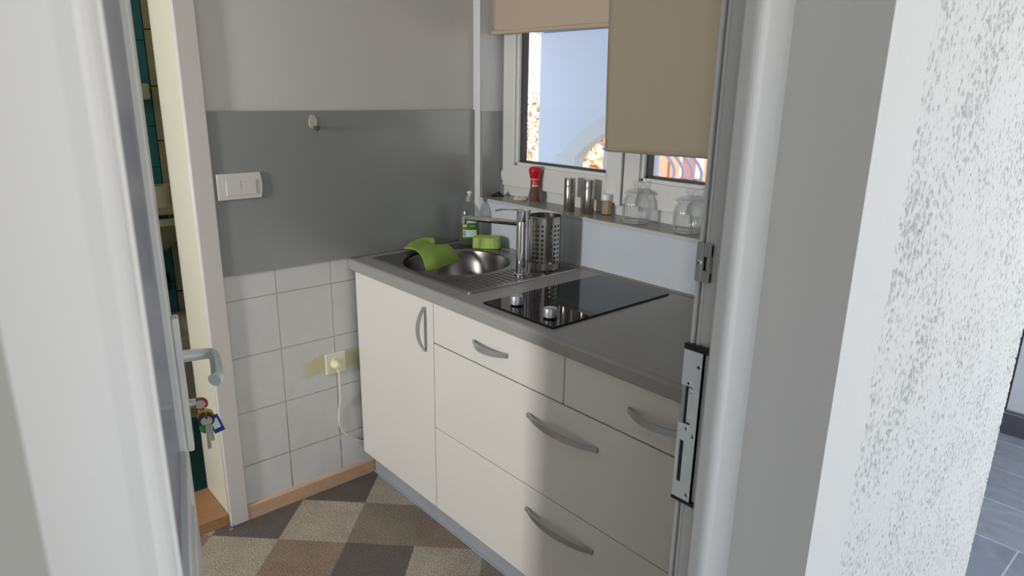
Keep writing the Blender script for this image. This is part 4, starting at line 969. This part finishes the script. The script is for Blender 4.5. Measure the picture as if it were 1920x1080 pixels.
# ------------------------------------------------------------------ things on the wall
t = root('light_switch', (0.012, -0.945, 1.134), 'white double rocker light switch on the grey splashback', 'switch')
bm = bm_new(); yl, yr = -1.0150, -0.8735
pp = [(yl, 1.1345), (yl, 1.2155)] + [(yr-0.006+0.006*math.sin(PI*k/6), 1.2155-0.081*k/6) for k in range(7)]
add_prism(bm, pp[::-1] if False else pp, 0.012, 0.020, 'x', bev=0.002); obj('cover_plate', bm, MT['switch'], t)
for a, b_ in ((-0.9885, -0.9425), (-0.9415, -0.8955)):
    bm = bm_new(); add_box(bm, 0.016, 0.0225, a, b_, 1.1475, 1.1945, 0.0012); obj('rocker', bm, MT['switch'], t)
t = root('wall_hook', (0.012, -0.686, 1.339), 'small oval metal adhesive hook near the top of the grey splashback', 'hook')
bm = bm_new(); P = []
for k in range(28):
    a = 2*PI*k/28; P.append((-0.686+0.0145*math.cos(a)*(1-0.12*math.sin(a)), 1.368+0.023*math.sin(a)))
add_prism(bm, P, 0.012, 0.0155, 'x', bev=0.0008); obj('hook_plate', bm, mat('hook_metal', rgb(222, 212, 196), 0.35, metal=0.5), t)
bm = bm_new(); add_tube(bm, spline([(0.0155, -0.682, 1.352), (0.022, -0.680, 1.344), (0.030, -0.678, 1.344), (0.034, -0.677, 1.352)], 5), 0.0048, 10); obj('hook_arm', bm, MT['gasketd'], t)
t = root('wall_socket', (0.006, -0.655, 0.455), 'aged white wall socket on the tiles with yellowed glue around it', 'socket')
bm = bm_new(); add_box(bm, 0.006, 0.016, -0.695, -0.617, 0.462, 0.541, 0.002); obj('cover_plate', bm, mat('socket_white', rgb(222, 222, 206), 0.4), t)
bm = bm_new(); add_lathe(bm, [(0.017, 0.0105), (0.021, 0.0115), (0.023, 0.0100)], (0.006, -0.655, 0.503), 28, axis=(1, 0, 0)); obj('socket_well', bm, MT['plug'], t)
t = root('power_plug', (0.016, -0.655, 0.50), 'cream plug in the wall socket with its cable running behind the cabinet', 'plug')
bm = bm_new(); add_lathe(bm, [(0, 0), (0.018, 0), (0.018, 0.014), (0.013, 0.026), (0.010, 0.030), (0, 0.031)], (0.0162, -0.660, 0.500), 24, axis=(1, 0, 0)); add_tube(bm, [(0.034, -0.660, 0.495), (0.034, -0.656, 0.468)], [0.009, 0.005], 10); obj('plug_body', bm, MT['plug'], t)
bm = bm_new(); add_tube(bm, spline([(0.034, -0.656, 0.470), (0.032, -0.655, 0.42), (0.020, -0.649, 0.36), (0.012, -0.655, 0.30), (0.012, -0.655, 0.25), (0.012, -0.635, 0.205), (0.012, -0.595, 0.168), (0.014, -0.560, 0.148), (0.016, -0.53, 0.14)], 8), 0.0032, 8); obj('cable', bm, MT['cord'], t)
# crystal door stop
t = root('door_stop', (0.034, -1.094, 0.0), 'small faceted crystal door stop at the foot of the door casing', 'door stop')
bm = bm_new(); b = bmesh.new(); bmesh.ops.create_icosphere(b, subdivisions=2, radius=0.012)
for v in b.verts: v.co += Vector((0.034, -1.094, 0.014))
join(bm, b); obj('crystal_ball', bm, MT['crystal'], t); bm = bm_new(); add_lathe(bm, [(0, 0), (0.008, 0), (0.008, 0.003), (0, 0.003)], (0.034, -1.094, 0.0), 16); obj('stop_base', bm, MT['chrome'], t)

# ------------------------------------------------------------------ outside: terrace, porch, garden
struct('floor_terrace', B(-3.2, 6.0, 0.37, 2.30, -0.24, -0.12), MT['gtile'])
struct('floor_terrace_east', B(EX, 6.0, -3.2, 0.37, -0.24, -0.12), MT['gtile'])
# pale blue porch wall with the arch, y 2.3..2.5
AX, AZ, RO, RI = -0.8818, 0.2545, 1.1446, 1.02
def arcpts(R, x0_, x1_, n_=28):
    return [(x, AZ+math.sqrt(max(0, R*R-(x-AX)**2))) for x in [x0_+(x1_-x0_)*k/n_ for k in range(n_+1)]]
bm = bm_new()
topz = 1.93; xl, xr = -2.04, 1.44
# left solid part up to the pillar, spandrel above the arch, right end pier
add_box(bm, xl, -1.80, 2.3, 2.38, -0.12, topz)
arc = arcpts(RO, -1.80, 0.036); 
pts = [(-1.80, topz)]+arc+[(0.036, topz)]
b = bmesh.new(); up_, dn_ = [], []
for x, z in arc:
    up_.append((x, topz)); dn_.append((x, z))
for k in range(len(arc)-1):
    add_prism(bm, [dn_[k], dn_[k+1], up_[k+1], up_[k]], 2.3, 2.38, 'y')
add_box(bm, 0.036, 0.4, 2.3, 2.38, -0.12, topz)
b.free()
bmesh.ops.remove_doubles(bm, verts=bm.verts[:], dist=1e-4)
pw = struct('wall_porch', bm, MT['porch'])
bm = bm_new()
ao = arcpts(RO, -1.77, 0.006); 
for k in range(len(ao)-1):
    def inn(p):
        d_ = Vector((p[0]-AX, p[1]-AZ)); d_ = d_.normalized()*(RI-0.02*abs(0)); return (AX+d_.x, AZ+d_.y)
    add_prism(bm, [inn(ao[k]), inn(ao[k+1]), ao[k+1], ao[k]], 2.29, 2.39, 'y')
add_box(bm, -1.824, -1.603, 2.288, 2.392, -0.12, 0.985); add_box(bm, -0.16, 0.06, 2.288, 2.392, -0.12, 0.985)
obj('arch_surround', bm, MT['archtrim'], pw)
# tiled plinth wall on the east stretch with a pillar foot
bm = bm_new(); add_box(bm, 0.4, 4.5, 2.3, 2.5, -0.12, 0.85); obj('tiled_plinth', bm, MT['ptile'], pw)
t = root('porch_pillar', (1.72, 2.16, -0.12), 'pale blue square porch pillar on a tiled base beyond the rough wall', 'pillar')
obj('pillar_base', B(1.50, 1.86, 2.14, 2.30, -0.12, 0.0), MT['ptile'], t); obj('pillar_shaft', B(1.515, 1.80, 2.16, 2.28, 0.0, 2.3), MT['archtrim'], t)
# sloping porch soffit
bm = bm_new(); add_prism(bm, [(0.37, 2.32), (2.5, 1.90), (2.5, 1.98), (0.37, 2.42)], -2.12, 3.4, 'x'); struct('ceiling_porch', bm, mat('pale_soffit', rgb(196, 212, 238), 0.9))
struct('terrace_sky_screen', B(EX, 2.75, -3.2, 0.37, 2.42, 2.5), MT['smooth'])  # unseen overhang added to hold back sky light on the terrace
struct('terrace_light_block', B(EX, 4.2, -2.75, -2.62, -0.12, 2.45), MT['smooth'])  # unseen wall added to keep southern light off the right door lip
struct('ground', B(-40, 20, 2.5, 60, -1.2, -1.0), MT['soil'])
# wrought iron railing in the arch
t = root('iron_railing', (-0.9, 2.62, 0.0), 'pale blue wrought iron railing with bowed bars beyond the arch', 'railing')
bm = bm_new(); add_box(bm, -1.62, 1.2, 2.60, 2.63, 1.06, 1.085); add_box(bm, -1.62, 1.2, 2.60, 2.63, 0.02, 0.045); obj('rails', bm, MT['rail'], t)
xx = [-1.56, -1.05, -0.5, 0.05, 0.6, 1.15]
for x in xx: obj('post', B(x-0.017, x+0.017, 2.598, 2.632, -0.12, 1.075), MT['rail'], t)
for k, x in enumerate((-1.49, -1.36, -1.27, -0.98, -0.90, -0.82, -0.74, -0.36, -0.2)):
    bm = bm_new()
    if k < 3: pts = [(x-0.04, 2.615, 1.06), (x+0.06, 2.615, 0.75), (x+0.14, 2.615, 0.5), (x+0.2, 2.615, 0.04)]
    else: pts = [(x-0.02, 2.615, 1.06), (x+0.05, 2.64, 0.98), (x+0.07, 2.66, 0.90), (x+0.02, 2.67, 0.82), (x-0.06, 2.65, 0.70), (x-0.06, 2.615, 0.5), (x, 2.615, 0.04)]
    add_tube(bm, spline(pts, 6), 0.013, 8); obj('bar', bm, MT['rail'], t)
# post + branches seen in the gap on the left
t = root('garden_post', (-2.62, 3.2, -0.12), 'pale blue post beside the bare sapling left of the porch wall', 'post')
obj('shaft', B(-2.79, -2.735, 3.14, 3.20, -1.0, 1.19), MT['post'], t); obj('cap', B(-2.86, -2.66, 3.12, 3.22, 1.19, 1.215), MT['post'], t)
t = root('bare_sapling', (-3.5, 4.2, -1.0), 'bare grey sapling with forked branches beyond the window', 'tree')
def br(name, pts, r): b = bm_new(); sp3 = spline(pts, 6); add_tube(b, sp3, [r*(1-0.6*i/(len(sp3)-1)) for i in range(len(sp3))], 7); obj(name, b, MT['bark'], t)
br('trunk', [(-3.50, 4.2, -1.0), (-3.50, 4.2, 0.9), (-3.58, 4.2, 1.22), (-3.60, 4.2, 1.6), (-3.48, 4.2, 2.1)], 0.022)
br('branch', [(-3.58, 4.2, 1.22), (-3.70, 4.2, 1.36), (-3.74, 4.2, 1.8)], 0.012); br('branch', [(-3.56, 4.2, 1.2), (-3.46, 4.2, 1.34), (-3.38, 4.2, 1.5)], 0.010)
br('branch', [(-3.54, 4.2, 1.05), (-3.70, 4.2, 1.15), (-3.85, 4.2, 1.15)], 0.010)
def foliage(name, label, c, rad, n_, s, m, seedv, trunk=True):
    rnd = random.Random(seedv); t = root(name, (c[0], c[1], -1.0), label, 'tree' if 'tree' in name else 'bush')
    bm = bm_new()
    for k in range(n_):
        while True:
            p = Vector([rnd.uniform(-1, 1) for _ in range(3)])
            if p.length < 1: break
        q = Vector((c[0]+p.x*rad[0], c[1]+p.y*rad[1], c[2]+p.z*rad[2])); a = Vector([rnd.uniform(-1, 1) for _ in range(3)]).normalized(); b = a.orthogonal().normalized(); ss = s*rnd.uniform(0.6, 1.3)
        vs = [bm.verts.new(q+a*ss), bm.verts.new(q+b*ss*0.5), bm.verts.new(q-a*ss), bm.verts.new(q-b*ss*0.5)]; bm.faces.new(vs)
    obj('foliage', bm, m, t, recalc=False, kind='stuff')
    if trunk:
        bm = bm_new(); add_tube(bm, [(c[0], c[1], -1.0), (c[0]+0.1, c[1], c[2])], [0.09, 0.04], 8); obj('trunk', bm, MT['bark'], t)
foliage('autumn_tree', 'orange leaved tree filling the view through the porch arch', (-5.4, 6.6, -0.2), (1.0, 0.9, 1.5), 3200, 0.10, MT['leaf'], 3)
foliage('autumn_bush', 'orange bush beyond the railing in front of the salmon house', (-3.58, 5.4, -0.3), (0.45, 0.4, 1.0), 900, 0.08, MT['leaf'], 4)
foliage('dry_tree', 'pale brown leafless wood on the hillside beyond the sapling', (-13.5, 12.5, -0.5), (3.2, 1.5, 2.1), 9000, 0.09, MT['leaf2'], 5)
# salmon house
t = root('salmon_house', (-3.6, 9.6, -1.0), 'salmon coloured house with brown shutters seen through the right pane', 'house')
obj('wall', B(-6.0, 0.5, 9.0, 12.0, -1.0, 2.6), MT['salmon'], t)
obj('corner_pipe', B(-5.53, -5.50, 8.95, 9.0, -1.0, 2.6), MT['shutter'], t)
for x in (-5.05, -3.9):
    f_ = obj('window', B(x-0.20, x+0.28, 8.96, 9.0, 0.02, 1.2), MT['whitetrim'], t); obj('shutter', B(x-0.14, x+0.14, 8.92, 8.96, 0.0, 1.15), MT['shutter'], f_)
bm = bm_new(); add_prism(bm, [(8.7, 2.55), (10.5, 3.6), (12.3, 2.55)], -6.3, 0.8, 'x'); obj('roof', bm, MT['rooft'], t)
bm = bm_new(); add_prism(bm, [(8.2, -0.45), (8.95, -0.05), (8.95, -0.25), (8.2, -0.65)], -5.6, -3.0, 'x'); obj('lean_to_roof', bm, MT['rooft'], t)
